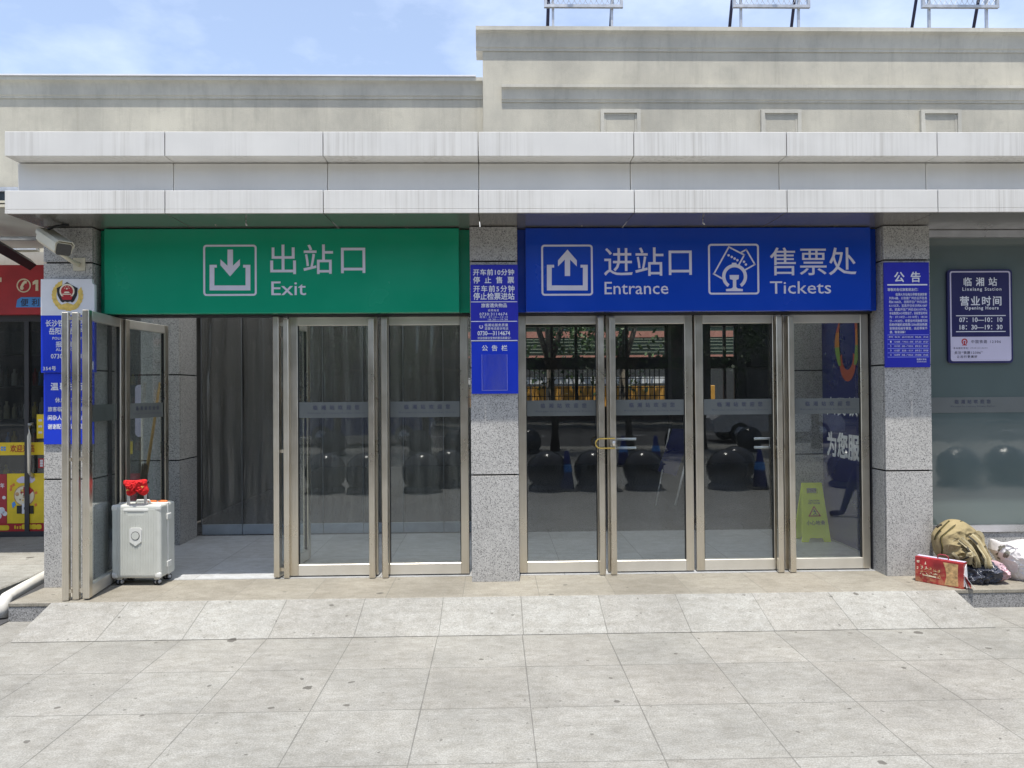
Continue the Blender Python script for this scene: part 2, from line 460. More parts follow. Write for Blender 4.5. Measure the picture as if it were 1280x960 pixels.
# ------------------------------------------------------------------ building helpers
class MB:
    """collects shapes and links them as ONE mesh object"""
    def __init__(self):
        self.bm = bmesh.new()
        self.mi = 0
        self.mats = []

    def use(self, m):
        if m not in self.mats:
            self.mats.append(m)
        self.mi = self.mats.index(m)
        return self

    def _take(self, tmp, mtx=None, smooth=False):
        if mtx is not None:
            bmesh.ops.transform(tmp, matrix=mtx, verts=tmp.verts)
        vm = {v: self.bm.verts.new(v.co) for v in tmp.verts}
        for f in tmp.faces:
            try:
                nf = self.bm.faces.new([vm[v] for v in f.verts])
            except ValueError:
                continue
            nf.material_index = self.mi
            nf.smooth = smooth
        tmp.free()

    def box(self, x0, x1, y0, y1, z0, z1, b=0.0, mtx=None, seg=1):
        t = bmesh.new()
        bmesh.ops.create_cube(t, size=1.0)
        bmesh.ops.scale(t, vec=(abs(x1 - x0), abs(y1 - y0), abs(z1 - z0)), verts=t.verts)
        bmesh.ops.translate(t, vec=((x0 + x1) / 2, (y0 + y1) / 2, (z0 + z1) / 2), verts=t.verts)
        if b:
            bmesh.ops.bevel(t, geom=t.edges[:], offset=b, segments=seg, profile=0.5, affect='EDGES')
        self._take(t, mtx)
        return self

    def quad(self, pts):
        vs_ = [self.bm.verts.new(p) for p in pts]
        f = self.bm.faces.new(vs_)
        f.material_index = self.mi
        return self

    def prism(self, pts, y0, y1, mtx=None):
        """outline in x and z, given depth along y"""
        t = bmesh.new()
        a = [t.verts.new((p[0], y0, p[1])) for p in pts]
        c = [t.verts.new((p[0], y1, p[1])) for p in pts]
        t.faces.new(a)
        t.faces.new(c[::-1])
        n_ = len(pts)
        for i in range(n_):
            t.faces.new((a[i], c[i], c[(i + 1) % n_], a[(i + 1) % n_]))
        bmesh.ops.recalc_face_normals(t, faces=t.faces)
        self._take(t, mtx)
        return self

    def extrude_x(self, pts, x0, x1):
        """outline in y and z, given length along x"""
        t = bmesh.new()
        a = [t.verts.new((x0, p[0], p[1])) for p in pts]
        c = [t.verts.new((x1, p[0], p[1])) for p in pts]
        t.faces.new(a)
        t.faces.new(c[::-1])
        n_ = len(pts)
        for i in range(n_):
            t.faces.new((a[i], c[i], c[(i + 1) % n_], a[(i + 1) % n_]))
        bmesh.ops.recalc_face_normals(t, faces=t.faces)
        self._take(t)
        return self

    def tube(self, path, r, seg=10, smooth=True, caps=True):
        path = [Vector(p) for p in path]
        rs = r if isinstance(r, (list, tuple)) else [r] * len(path)
        rings = []
        up = Vector((0, 0, 1))
        for i, p in enumerate(path):
            d = (path[min(i + 1, len(path) - 1)] - path[max(i - 1, 0)]).normalized()
            s = d.cross(up)
            if s.length < 1e-3:
                s = d.cross(Vector((0, 1, 0)))
            s.normalize()
            u = s.cross(d).normalized()
            rings.append([self.bm.verts.new(p + (s * math.cos(2 * math.pi * k / seg) + u * math.sin(2 * math.pi * k / seg)) * rs[i]) for k in range(seg)])
        for a, c in zip(rings, rings[1:]):
            for k in range(seg):
                f = self.bm.faces.new((a[k], a[(k + 1) % seg], c[(k + 1) % seg], c[k]))
                f.smooth = smooth
                f.material_index = self.mi
        if caps:
            for rg in (rings[0][::-1], rings[-1]):
                f = self.bm.faces.new(rg)
                f.material_index = self.mi
        return self

    def lathe(self, prof, c=(0, 0, 0), seg=24, mtx=None, smooth=True):
        t = bmesh.new()
        rings = []
        for r, z in prof:
            if r < 1e-5:
                rings.append([t.verts.new((c[0], c[1], c[2] + z))])
            else:
                rings.append([t.verts.new((c[0] + r * math.cos(2 * math.pi * k / seg), c[1] + r * math.sin(2 * math.pi * k / seg), c[2] + z)) for k in range(seg)])
        for a, b_ in zip(rings, rings[1:]):
            for k in range(seg):
                k2 = (k + 1) % seg
                if len(a) == 1 and len(b_) == 1:
                    continue
                if len(a) == 1:
                    t.faces.new((a[0], b_[k2], b_[k]))
                elif len(b_) == 1:
                    t.faces.new((a[k], a[k2], b_[0]))
                else:
                    t.faces.new((a[k], a[k2], b_[k2], b_[k]))
        self._take(t, mtx, smooth)
        return self

    def ring(self, cx, cz, r0, r1, y0, y1, a0=0.0, a1=2 * math.pi, seg=40):
        """flat ring or arc standing in the x-z plane"""
        for k in range(seg):
            u, v = a0 + (a1 - a0) * k / seg, a0 + (a1 - a0) * (k + 1) / seg
            self.prism([(cx + r0 * math.cos(u), cz + r0 * math.sin(u)), (cx + r1 * math.cos(u), cz + r1 * math.sin(u)),
                        (cx + r1 * math.cos(v), cz + r1 * math.sin(v)), (cx + r0 * math.cos(v), cz + r0 * math.sin(v))], y0, y1)
        return self

    def disc(self, cx, cz, r, y0, y1, seg=20):
        return self.prism([(cx + r * math.cos(2 * math.pi * k / seg), cz + r * math.sin(2 * math.pi * k / seg)) for k in range(seg)], y0, y1)

    def line(self, p, q, w, y0, y1):
        """bar of width w between two points of the x-z plane"""
        p, q = Vector(p), Vector(q)
        d = (q - p).normalized()
        s = Vector((-d.y, d.x)) * (w / 2)
        return self.prism([tuple(p + s), tuple(q + s), tuple(q - s), tuple(p - s)], y0, y1)

    def text(self, s, x0, z0, x1, z1, y, bold=0.0, mtx=None, thick=0.0012, fit=False):
        """lettering that fills the box x0..x1, z0..z1 and faces the viewer, standing proud of y"""
        cu = bpy.data.curves.new('lettering', 'FONT')
        cu.body = s
        cu.resolution_u = 2
        ob = bpy.data.objects.new('lettering', cu)

        def measure():
            me = ob.to_mesh()
            xs = [v.co.x for v in me.vertices]
            ys = [v.co.y for v in me.vertices]
            bb = (min(xs), max(xs), min(ys), max(ys))
            ob.to_mesh_clear()
            return bb
        a = measure()
        W, H = x1 - x0, z1 - z0
        k = H / (a[3] - a[2])
        if s.isascii():
            fit = fit or len(s) < 12
        if not fit and len(s) > 1 and W / k > a[1] - a[0]:
            cu.space_character = 1.2
            b2 = measure()
            per = (b2[1] - b2[0] - (a[1] - a[0])) / 0.2
            if per > 1e-4:
                cu.space_character = 1.0 + (W / k - (a[1] - a[0])) / per
            a = measure()
        kx = W / (a[1] - a[0])
        me = ob.to_mesh()
        t = bmesh.new()
        t.from_mesh(me)
        ob.to_mesh_clear()
        bpy.data.objects.remove(ob)
        bpy.data.curves.remove(cu)
        for v in t.verts:
            v.co = ((v.co.x - a[0]) * kx + x0, y - thick, (v.co.y - a[2]) * k + z0)
        d = bold * k * 0.9                                            # heavier strokes: the same glyphs laid over each other a hair apart
        for i, (sx_, sz_) in enumerate(((-1, -1), (1, -1), (-1, 1), (1, 1)) if bold else ()):
            c = t.copy()
            bmesh.ops.translate(c, vec=(sx_ * d, -0.00012 * (i + 1), sz_ * d), verts=c.verts)
            self._take(c, mtx)
        self._take(t, mtx)
        return self

    def ptext(self, s, px0, py0, px1, py1, Y, bold=0.0, **kw):
        """lettering whose box is read off the photograph for a board standing at depth Y"""
        x0, z1 = at(px0, py0, Y)
        x1, z0 = at(px1, py1, Y)
        return self.text(s, x0, z0, x1, z1, Y, bold, **kw)

    def pbox(self, px0, py0, px1, py1, Y, th=0.0015, b=0.0):
        x0, z1 = at(px0, py0, Y)
        x1, z0 = at(px1, py1, Y)
        return self.box(x0, x1, Y - th, Y, z0, z1, b)

    def build(self, name, m=None, parent=None, local=False, sub=0, smooth=False):
        me = bpy.data.meshes.new(name)
        for f in self.bm.faces:
            if smooth:
                f.smooth = True
        self.bm.to_mesh(me)
        self.bm.free()
        for mm in (self.mats or [m]):
            me.materials.append(mm)
        o = bpy.data.objects.new(name, me)
        col.objects.link(o)
        if parent is not None:
            o.parent = parent
            if not local:
                off = Vector((0, 0, 0))
                p = parent
                while p is not None:
                    off += p.location
                    p = p.parent
                me.transform(Matrix.Translation(-off))
        if sub:
            md = o.modifiers.new('smooth', 'SUBSURF')
            md.levels = md.render_levels = sub
        return o


class Lines:
    """writing on a sign, every line a part of its own"""
    def __init__(self, parent, m, name='text_line', local=False):
        self.p, self.m, self.name, self.local = parent, m, name, local

    def ptext(self, *a, **k):
        MB().ptext(*a, **k).build(self.name, self.m, self.p)
        return self

    def text(self, *a, **k):
        MB().text(*a, **k).build(self.name, self.m, self.p, local=self.local)
        return self

    def pbox(self, *a, **k):
        MB().pbox(*a, **k).build('ruled_line', self.m, self.p)
        return self


def tag(o, label=None, cat=None, group=None, kind=None):
    for k, v in (('label', label), ('category', cat), ('group', group), ('kind', kind)):
        if v:
            o[k] = v
    return o


def thing(name, label, cat, loc=(0, 0, 0), rz=0.0, group=None):
    o = bpy.data.objects.new(name, None)
    o.empty_display_size = 0.1
    o.location = loc
    o.rotation_euler = (0, 0, rz)
    col.objects.link(o)
    return tag(o, label, cat, group)


def copy_tree(o, parent=None):
    c = o.copy()
    col.objects.link(c)
    c.parent = parent
    for ch in list(o.children):
        copy_tree(ch, c)
    return c


def box_obj(name, m, x0, x1, y0, y1, z0, z1, b=0.0, parent=None):
    return MB().box(x0, x1, y0, y1, z0, z1, b).build(name, m, parent)


def rounded(x0, z0, x1, z1, r, seg=5):
    pts = []
    for cx, cz, a in ((x1 - r, z1 - r, 0), (x0 + r, z1 - r, 90), (x0 + r, z0 + r, 180), (x1 - r, z0 + r, 270)):
        for k in range(seg + 1):
            u = R(a + 90 * k / seg)
            pts.append((cx + r * math.cos(u), cz + r * math.sin(u)))
    return pts

# ================================================================== ground
def sheet(name, m, x0, x1, y0, y1, z, kind='structure'):
    return tag(MB().quad([(x0, y0, z), (x1, y0, z), (x1, y1, z), (x0, y1, z)]).build(name, m), kind=kind)


sheet('ground', M['earth'], -400, 400, -400, 400, -0.02)
sheet('forecourt', M['paving'], -24, 24, -10.5, 6.6, 0.0)
sheet('road', M['asphalt'], -120, 120, -22, -10.62, -0.012)
mb = MB()
for k in range(-14, 15):
    mb.box(k * 4.0, k * 4.0 + 2.0, -16.4, -16.25, -0.012, -0.008)
tag(mb.build('lane_marking', M['white']), kind='structure')
tag(box_obj('kerb', M['kerb'], -60, 60, -10.62, -10.5, -0.02, 0.004), kind='structure')
tag(box_obj('pavement', M['paving'], -60, 60, -27, -22, -0.02, 0.12), kind='structure')

# platform in front of the doors, its granite riser and the paved ramp
PZ = 0.145
mb = MB().quad([(-3.75, 5.80, PZ), (9.5, 5.80, PZ), (9.5, 6.44, PZ), (-3.75, 6.44, PZ)])
mb.use(M['platform'])
plat = MB().use(M['platform']).box(-3.75, 9.5, 5.795, 6.44, PZ - 0.03, PZ, 0.004)
tag(plat.build('platform'), kind='structure')
tag(MB().use(M['kerb']).box(-3.75, 9.5, 5.80, 6.44, 0.0, PZ - 0.031).build('platform_riser'), kind='structure')
mb = MB().use(M['ramp'])
mb.extrude_x([(5.31, 0.003), (5.793, PZ - 0.002), (5.793, 0.001)], -3.42, 3.63)
tag(mb.build('ramp'), kind='structure')
tag(MB().use(M['concrete']).box(-9.5, -4.22, 5.2, 8.74, -0.01, 0.10, 0.012).build('shop_yard'), kind='structure')
sheet('gutter', M['asphalt'], -4.3, -3.75, 5.5, 8.75, 0.006)

# lobby floor behind the doors
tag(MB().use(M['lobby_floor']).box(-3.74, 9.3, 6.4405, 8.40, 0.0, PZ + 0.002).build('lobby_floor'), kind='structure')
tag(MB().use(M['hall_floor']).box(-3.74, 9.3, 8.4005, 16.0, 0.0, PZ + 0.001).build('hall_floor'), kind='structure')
sheet('track_bed', M['concrete'], -30, 40, 16.3, 40, 0.02)

# ================================================================== station building
bld = thing('station_building', 'cream rendered station building rising behind the white entrance canopy', 'building', (0, 9, 0))
# low wing on the left, tall wing on the right
box_obj('wall', M['stucco'], -9, -0.118, 9.13, 9.4, 2.9, 5.40, parent=bld)
box_obj('wall', M['stucco'], -0.115, 12, 9.0, 9.4, 2.9, 5.93, parent=bld)


def cornice(mb, x0, x1, yf, z0, z1, out):
    h = z1 - z0
    pts = [(yf + 0.25, z0), (yf - 0.012, z0), (yf - 0.012, z0 + h * 0.10), (yf - 0.02, z0 + h * 0.14)]
    for k in range(7):
        u = k / 6
        pts.append((yf - 0.025 - (out - 0.05) * (1 - math.cos(u * math.pi / 2)), z0 + h * (0.16 + 0.60 * math.sin(u * math.pi / 2))))
    pts += [(yf - out + 0.012, z0 + h * 0.80), (yf - out, z0 + h * 0.82), (yf - out, z1), (yf + 0.25, z1)]
    mb.extrude_x(pts, x0, x1)


mb = MB()
cornice(mb, -9, -0.118, 9.13, 5.36, 5.60, 0.085)
mb.build('cornice', M['stucco_trim'], bld)
mb = MB()
cornice(mb, -0.195, 12, 9.0, 5.90, 6.165, 0.095)
mb.build('cornice', M['stucco_trim'], bld)
mb = MB()
cornice(mb, 0.114, 12, 9.0, 5.273, 5.469, 0.07)
mb.build('moulding', M['stucco_trim'], bld)
# ragged flashing sheet along the low parapet
mb = MB().use(M['white']).box(-9, -0.2, 9.03, 9.42, 5.605, 5.622)
mb.use(M['black'])
for k in range(46):
    x = random.uniform(-7, -0.5) if k > 30 else random.uniform(-7, -3.2)
    w = random.uniform(0.02, 0.09)
    mb.box(x, x + w, 9.30, 9.33, 5.6225, 5.6225 + random.uniform(0.008, 0.022))
mb.build('flashing', None, bld)
for x0, x1 in ((1.317, 1.809), (3.293, 3.79), (5.279, 5.783), (7.26, 7.76)):
    nf = MB()
    for a, b_, y in ((0.0, 0.045, 8.955), (0.045, 0.07, 8.975)):
        nf.box(x0 + a, x0 + b_, y, 9.01, 4.2, 5.177 - a)
        nf.box(x1 - b_, x1 - a, y, 9.01, 4.2, 5.177 - a)
        nf.box(x0 + b_ + 0.0005, x1 - b_ - 0.0005, y, 9.01, 5.177 - b_, 5.177 - a)
    fr = nf.build('blind_window', M['stucco_trim'], bld)
    MB().box(x0 + 0.072, x1 - 0.072, 8.978, 9.02, 4.2, 5.105).build('infill', M['stucco'], fr)
# window at the far left of the low wing
wf = MB().use(M['galv'])
wf.box(-6.6, -5.53, 9.06, 9.12, 4.21, 4.26).box(-6.6, -5.53, 9.06, 9.12, 3.5, 3.55).box(-5.59, -5.53, 9.06, 9.12, 3.552, 4.208)
wf = wf.build('window', None, bld)
box_obj('pane', M['window_far'], -6.6, -5.592, 9.09, 9.11, 3.552, 4.208, parent=wf)
# roofs, hall shell
box_obj('roof', M['asphalt'], -9, 12, 9.41, 16.3, 3.36, 3.5, parent=bld)
box_obj('roof', M['fascia_mid'], -3.75, 12, 5.99, 6.60, 3.70, 3.755, parent=bld)
MB().quad([(-3.75, 6.601, 3.72), (12, 6.601, 3.72), (12, 8.995, 3.72), (-3.75, 8.995, 3.72)]).build('added_skylight', M['milky'], bld)  # unseen translucent roof, added so the sun brightens the lobby
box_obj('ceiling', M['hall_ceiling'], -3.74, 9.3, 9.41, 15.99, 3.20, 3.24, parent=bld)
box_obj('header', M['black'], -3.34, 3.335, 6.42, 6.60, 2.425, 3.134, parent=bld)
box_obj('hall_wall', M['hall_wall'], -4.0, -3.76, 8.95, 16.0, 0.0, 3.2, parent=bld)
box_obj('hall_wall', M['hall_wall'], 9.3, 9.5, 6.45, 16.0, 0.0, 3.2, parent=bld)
mb = MB().use(M['hall_wall'])
mb.box(-4.0, -0.7, 16.0, 16.2, 0, 3.36).box(5.30, 9.5, 16.0, 16.2, 0, 3.36).box(3.78, 4.62, 15.7, 16.19, 0, 3.2)
mb.box(-0.7, 5.30, 16.0, 16.2, 0.0, 1.40).box(-0.7, 5.30, 16.0, 16.2, 3.14, 3.36)
mb.build('back_wall', None, bld)
mb = MB().use(M['dark_metal'])
mb.box(-0.7, 5.30, 16.02, 16.10, 2.21, 2.47)
for x in (-0.68, 0.28, 0.62, 1.22, 1.75, 2.85, 3.72, 4.62, 5.0, 5.24):
    mb.box(x, x + 0.06, 16.03, 16.09, 1.40, 2.2095)
    mb.box(x, x + 0.06, 16.03, 16.09, 2.4705, 3.14)
x = -0.6
while x < 3.7:
    mb.box(x, x + 0.018, 16.11, 16.13, 1.40, 2.21)
    x += 0.105
for z in (1.62, 1.8, 2.0):
    mb.box(-0.6, 3.74, 16.095, 16.109, z, z + 0.018)
mb.build('window_grille', None, bld)

# ================================================================== pillars clad in granite panels
ZS = ((PZ, 1.034), (1.048, 1.939), (1.953, 2.837), (2.851, 3.136))


def make_pillar(name, label, group):
    t = thing(name, label, 'pillar', (0, 0, 0), 0, group)
    MB().box(0.016, 0.384, 0.016, 0.46, PZ, 3.136).build('core', M['gap'], t, local=True)
    for z0, z1 in ZS:
        MB().box(0.0, 0.40, 0.0, 0.022, z0, z1, 0.0015).build('stone_panel', M['pillar'], t, local=True)
        MB().box(0.0, 0.022, 0.034, 0.46, z0, z1, 0.0015).build('stone_panel', M['pillar'], t, local=True)
        MB().box(0.378, 0.40, 0.034, 0.46, z0, z1, 0.0015).build('stone_panel', M['pillar'], t, local=True)
    return t


PGR = 'granite pillars of the entrance'
p0 = make_pillar('stone_pillar', 'grey granite pillar carrying the white police board and the security camera', PGR)
for i, (x, y, lb) in enumerate(((-3.745, 6.242, None), (-0.20, 6.242, 'grey granite pillar between the green sign and the blue entrance sign'),
                                (3.335, 6.242, 'grey granite pillar with the red carton and backpack beside its foot'),
                                (-3.73, 7.90, 'grey granite pillar inside the open doorway with a broom leaning on it'),
                                (-0.20, 7.95, 'granite pillar standing inside the lobby right behind the pillar between the signs'),
                                (3.20, 7.93, 'grey granite pillar inside the lobby behind the yellow caution sign'))):
    o = p0 if i == 0 else copy_tree(p0)
    o.location = (x, y, 0)
    if lb:
        o['label'] = lb

# ================================================================== canopy
cp = thing('entrance_canopy', 'long white metal canopy with three stepped bands above the doors', 'canopy', (0, 5.77, 3.14))
SX = [-3.76, -2.538, -1.320, -0.113, 1.109, 2.32, 3.527, 4.74, 5.95, 7.16, 8.37, 9.58]
for a, b_ in zip(SX, SX[1:]):
    g = 0.003
    box_obj('upper_panel', M['fascia'], a + g, b_ - g, 5.77, 5.985, 3.585, 3.775, 0.003, cp)
    box_obj('lower_panel', M['fascia'], a + g, b_ - g, 5.77, 5.985, 3.172, 3.318, 0.003, cp)
    box_obj('lower_lip', M['fascia'], a + g, b_ - g, 5.77, 5.786, 3.140, 3.1715, 0.002, cp)
    MB().box(a + g, b_ - g, 5.93, 5.98, 3.322, 3.577, 0.002).build('middle_panel', M['fascia_mid'], cp)
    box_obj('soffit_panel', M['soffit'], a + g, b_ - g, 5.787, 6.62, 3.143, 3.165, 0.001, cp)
box_obj('core', M['gap'], -3.745, 9.57, 5.987, 6.2, 3.17, 3.695, parent=cp)
box_obj('end_panel', M['fascia_mid'], -3.757, -3.746, 5.99, 9.0, 3.17, 3.69, parent=cp)
for x, nm in ((-2.0, 0), (1.72, 1)):
    MB().tube([(x, 6.02, 3.146), (x, 6.02, 3.115), (x + 0.01, 6.01, 3.10)], 0.006, 6).build('hook', M['white'], cp)

# ================================================================== the two big signs
def big_sign(name, label, m, x0, x1, bx0, bx1):
    t = thing(name, label, 'sign', ((x0 + x1) / 2, 6.3, 2.42))
    box_obj('backing', m, bx0, bx1, 6.362, 6.40, 2.424, 3.136, parent=t)
    MB().box(x0, x1, 6.28, 6.361, 2.418, 3.134, 0.006, seg=2).build('face', m, t)
    return t


SY = 6.2795
ex = big_sign('exit_sign', 'wide green sign reading 出站口 Exit with a down arrow', M['green'], -3.268, -0.292, -3.335, -0.205)
en = big_sign('entrance_sign', 'wide blue sign reading 进站口 Entrance and 售票处 Tickets', M['blue'], 0.272, 3.245, 0.206, 3.33)


def frame_icon(mb, px0, py0, px1, py1, w):
    x0, z1 = at(px0, py0, SY)
    x1, z0 = at(px1, py1, SY)
    o, i = rounded(x0, z0, x1, z1, 0.028), rounded(x0 + w, z0 + w, x1 - w, z1 - w, 0.014)
    n_ = len(o)
    for k in range(n_):
        mb.prism([o[k], o[(k + 1) % n_], i[(k + 1) % n_], i[k]], SY - 0.0012, SY)
    return x0, z0, x1, z1


def poly_px(mb, pts, y=SY):
    mb.prism([at(x, z, y) for x, z in pts], y - 0.0012, y)


def tray(mb, ox, oy):
    # open box with short lips, as on the signs (ox, oy = its top left corner in the photograph)
    poly_px(mb, [(ox, oy), (ox + 9, oy), (ox + 9, oy + 3.5), (ox + 6, oy + 3.5), (ox + 6, oy + 32), (ox, oy + 32)])
    poly_px(mb, [(ox + 42, oy), (ox + 51, oy), (ox + 51, oy + 32), (ox + 45, oy + 32), (ox + 45, oy + 3.5), (ox + 42, oy + 3.5)])
    poly_px(mb, [(ox + 6.05, oy + 25.8), (ox + 44.95, oy + 25.8), (ox + 44.95, oy + 32), (ox + 6.05, oy + 32)])


mb = MB()
frame_icon(mb, 254, 306, 321, 369.7, 0.016)
poly_px(mb, [(284.4, 312), (291.2, 312), (291.2, 332.2), (299.9, 324), (299.9, 331.5), (287.6, 345.5), (275.6, 331.5), (275.6, 324), (284.4, 332.2)])
tray(mb, 262, 331)
mb.build('exit_pictogram', M['sign_white'], ex)
mb = Lines(ex, M['sign_white']).ptext('出站口', 337.9, 305.9, 456.6, 342.2, SY, 0.004)
mb.ptext('Exit', 339.3, 352, 382.6, 368.9, SY, 0.004)
mb = MB()
frame_icon(mb, 676.4, 305.9, 741.3, 369.4, 0.016)
poly_px(mb, [(706, 345), (706, 324.5), (697.5, 333), (697.5, 325.5), (709.3, 312), (721, 325.5), (721, 333), (712.6, 324.5), (712.6, 345)])
tray(mb, 683.6, 331)
mb.build('entrance_pictogram', M['sign_white'], en)
mb = MB()
frame_icon(mb, 884.9, 304.8, 949.2, 368, 0.016)
sx = lambda u: 885 + u / 12.8
sz = lambda v: 300 + v / 12.8


def seg_px(p, q, w=0.013):
    mb.line(at(sx(p[0]), sz(p[1]), SY), at(sx(q[0]), sz(q[1]), SY), w, SY - 0.0012, SY)


seg_px((340, 100), (92, 545))
seg_px((332, 112), (592, 245))
seg_px((585, 232), (492, 400))
seg_px((80, 535), (228, 618))
seg_px((520, 205), (618, 148))
seg_px((606, 145), (752, 395))
seg_px((760, 385), (595, 478))
for u, v in ((330, 245), (380, 271), (425, 297), (470, 323), (576, 348), (606, 392)):
    c = at(sx(u), sz(v), SY)
    mb.disc(c[0], c[1], 0.0105, SY - 0.0012, SY, 12)
cx, cz = at(sx(425), sz(585), SY)
u_ = 1 / 12.8 * SY / F_PX
mb.ring(cx, cz, 150 * u_, 203 * u_, SY - 0.0014, SY - 0.0002, R(-56), R(236), 44)
poly_px(mb, [(sx(382), sz(365)), (sx(455), sz(365)), (sx(455), sz(392)), (sx(382), sz(392))])
poly_px(mb, [(sx(345), sz(560)), (sx(495), sz(560)), (sx(490), sz(625)), (sx(452), sz(640)), (sx(452), sz(755)), (sx(475), sz(775)), (sx(556), sz(785)),
             (sx(556), sz(820)), (sx(288), sz(820)), (sx(288), sz(785)), (sx(375), sz(775)), (sx(398), sz(755)), (sx(398), sz(640)), (sx(350), sz(625))])
mb.build('ticket_pictogram', M['sign_white'], en)
mb = Lines(en, M['sign_white']).ptext('进站口', 754.9, 309.6, 864.7, 344.5, SY, 0.004)
mb.ptext('Entrance', 755.7, 352.5, 835.3, 367.6, SY, 0.004)
mb.ptext('售票处', 962.4, 309.6, 1070.3, 343.7, SY, 0.004)
mb.ptext('Tickets', 962.4, 351.8, 1038.8, 366.9, SY, 0.004)

# ================================================================== doors
LW, LZ0, LZ1 = 0.760, 0.158, 2.405


def make_leaf(name, label, bar, bars=1):
    """glazed steel leaf, pivot edge at x = 0, long pull bar on the 'left' or 'right' stile"""
    t = thing(name, label, 'door', (0, 0, 0), 0, 'glass doors of the entrance')
    w = LW
    for a, b_ in ((0.0, 0.07), (w - 0.07, w)):
        MB().box(a, b_, -0.025, 0.025, LZ0, LZ1, 0.003).build('stile', M['steel'], t, local=True)
    MB().box(0.0705, w - 0.0705, -0.024, 0.024, LZ1 - 0.075, LZ1, 0.003).build('rail', M['steel_cool'], t, local=True)
    MB().box(0.0705, w - 0.0705, -0.024, 0.024, LZ0, LZ0 + 0.095, 0.003).build('rail', M['steel_cool'], t, local=True)
    MB().box(0.068, w - 0.068, -0.004, 0.004, LZ0 + 0.093, LZ1 - 0.073).build('glass_pane', M['glass'], t, local=True)
    mb = MB()
    for a_, b_ in ((0.0705, 0.077), (w - 0.077, w - 0.0705)):
        mb.box(a_, b_, -0.012, 0.012, LZ0 + 0.096, LZ1 - 0.0755)
    mb.build('gasket', M['rubber'], t, local=True)
    fb = MB().box(0.0775, w - 0.0775, -0.0075, -0.0055, 1.525, 1.662).build('frosted_band', M['frost'], t, local=True)
    cx_ = w / 2 + 0.02
    mb = Lines(fb, M['frost_text'], 'text_line', True).text('临湘站欢迎您', cx_ - 0.20, 1.595, cx_ + 0.20, 1.635, -0.0078, 0.01)
    mb.text('Welcome to Linxiang Railway Station', cx_ - 0.25, 1.556, cx_ + 0.25, 1.574, -0.0078)
    for k in range(bars):
        x = (w - 0.04 if bar == 'right' else 0.04) + (0.0 if k == 0 else (0.02 if bar == 'right' else -0.02))
        yo = -0.082 - 0.066 * k
        mb = MB().use(M['steel']).box(x - 0.025, x + 0.025, yo - 0.024, yo + 0.024, PZ + 0.004, LZ1 - 0.02, 0.004)
        for z in (0.22, 1.24, 2.34):
            mb.box(x - 0.012, x + 0.012, yo + 0.0245, -0.0255 if k == 0 else yo + 0.0415, z - 0.014, z + 0.014)
        mb.build('pull_bar', None, t, local=True)
    return t


DY = 6.50
leaf_r = make_leaf('glass_door', 'closed glass door right of the half open leaf under the green sign', 'right')
leaf_l = make_leaf('glass_door', 'closed glass door beside the middle pillar under the green sign', 'left')
leaf_r.location = (-1.781, DY, 0)
leaf_l.location = (-0.989, DY, 0)
for src, x, lb in ((leaf_r, 0.207, 'closed glass door right beside the middle pillar under the blue sign'),
                   (leaf_l, 0.987, 'closed glass door with the brass lock loop on its left edge under the blue sign'),
                   (leaf_r, 1.768, 'closed glass door under the 售 of the blue sign, left of the caution sign door'),
                   (leaf_l, 2.553, 'closed glass door with the yellow caution sign standing behind it')):
    o = copy_tree(src)
    o.location = (x, DY, 0)
    o['label'] = lb
# half open leaf swung into the lobby
o = copy_tree(leaf_l)
o.location = (-1.885, 6.425, 0)
o.rotation_euler = (0, 0, R(83.5))
o['label'] = 'glass door leaf swung inwards, seen on its narrow edge beside the open doorway'
# leaf swung out onto the platform, far left, with two bars
o = make_leaf('glass_door', 'glass door leaf swung out towards the platform in front of the police board', 'right', 2)
o.scale = (0.955, 1, 1)
o.location = (-3.272, 6.56, 0)
o.rotation_euler = (0, 0, R(-83.0))
# inner fixed leaf, in line with it
o = copy_tree(leaf_r)
o.location = (-3.275, 6.61, 0)
o.scale = (0.9, 1, 1)
o.rotation_euler = (0, 0, R(83.5))
o['label'] = 'glass door leaf standing inside the open doorway in front of the broom'
for ch in list(o.children):
    if ch.name.startswith('pull_bar'):
        bpy.data.objects.remove(ch)
# door head frames and thresholds
for x0, x1, lb in ((-3.335, -0.205, 'steel door frame head under the green exit sign'), (0.205, 3.33, 'steel door frame head under the blue entrance sign')):
    t = thing('door_frame', lb, 'door frame', ((x0 + x1) / 2, DY, 2.41))
    box_obj('head', M['dark_metal'], x0, x1, 6.44, 6.56, 2.409, 2.4235, parent=t)
    for xa in (x0 - 0.002, x1 - 0.004):
        box_obj('jamb', M['dark_metal'], xa, xa + 0.006, 6.47, 6.53, PZ + 0.003, 2.408, parent=t)


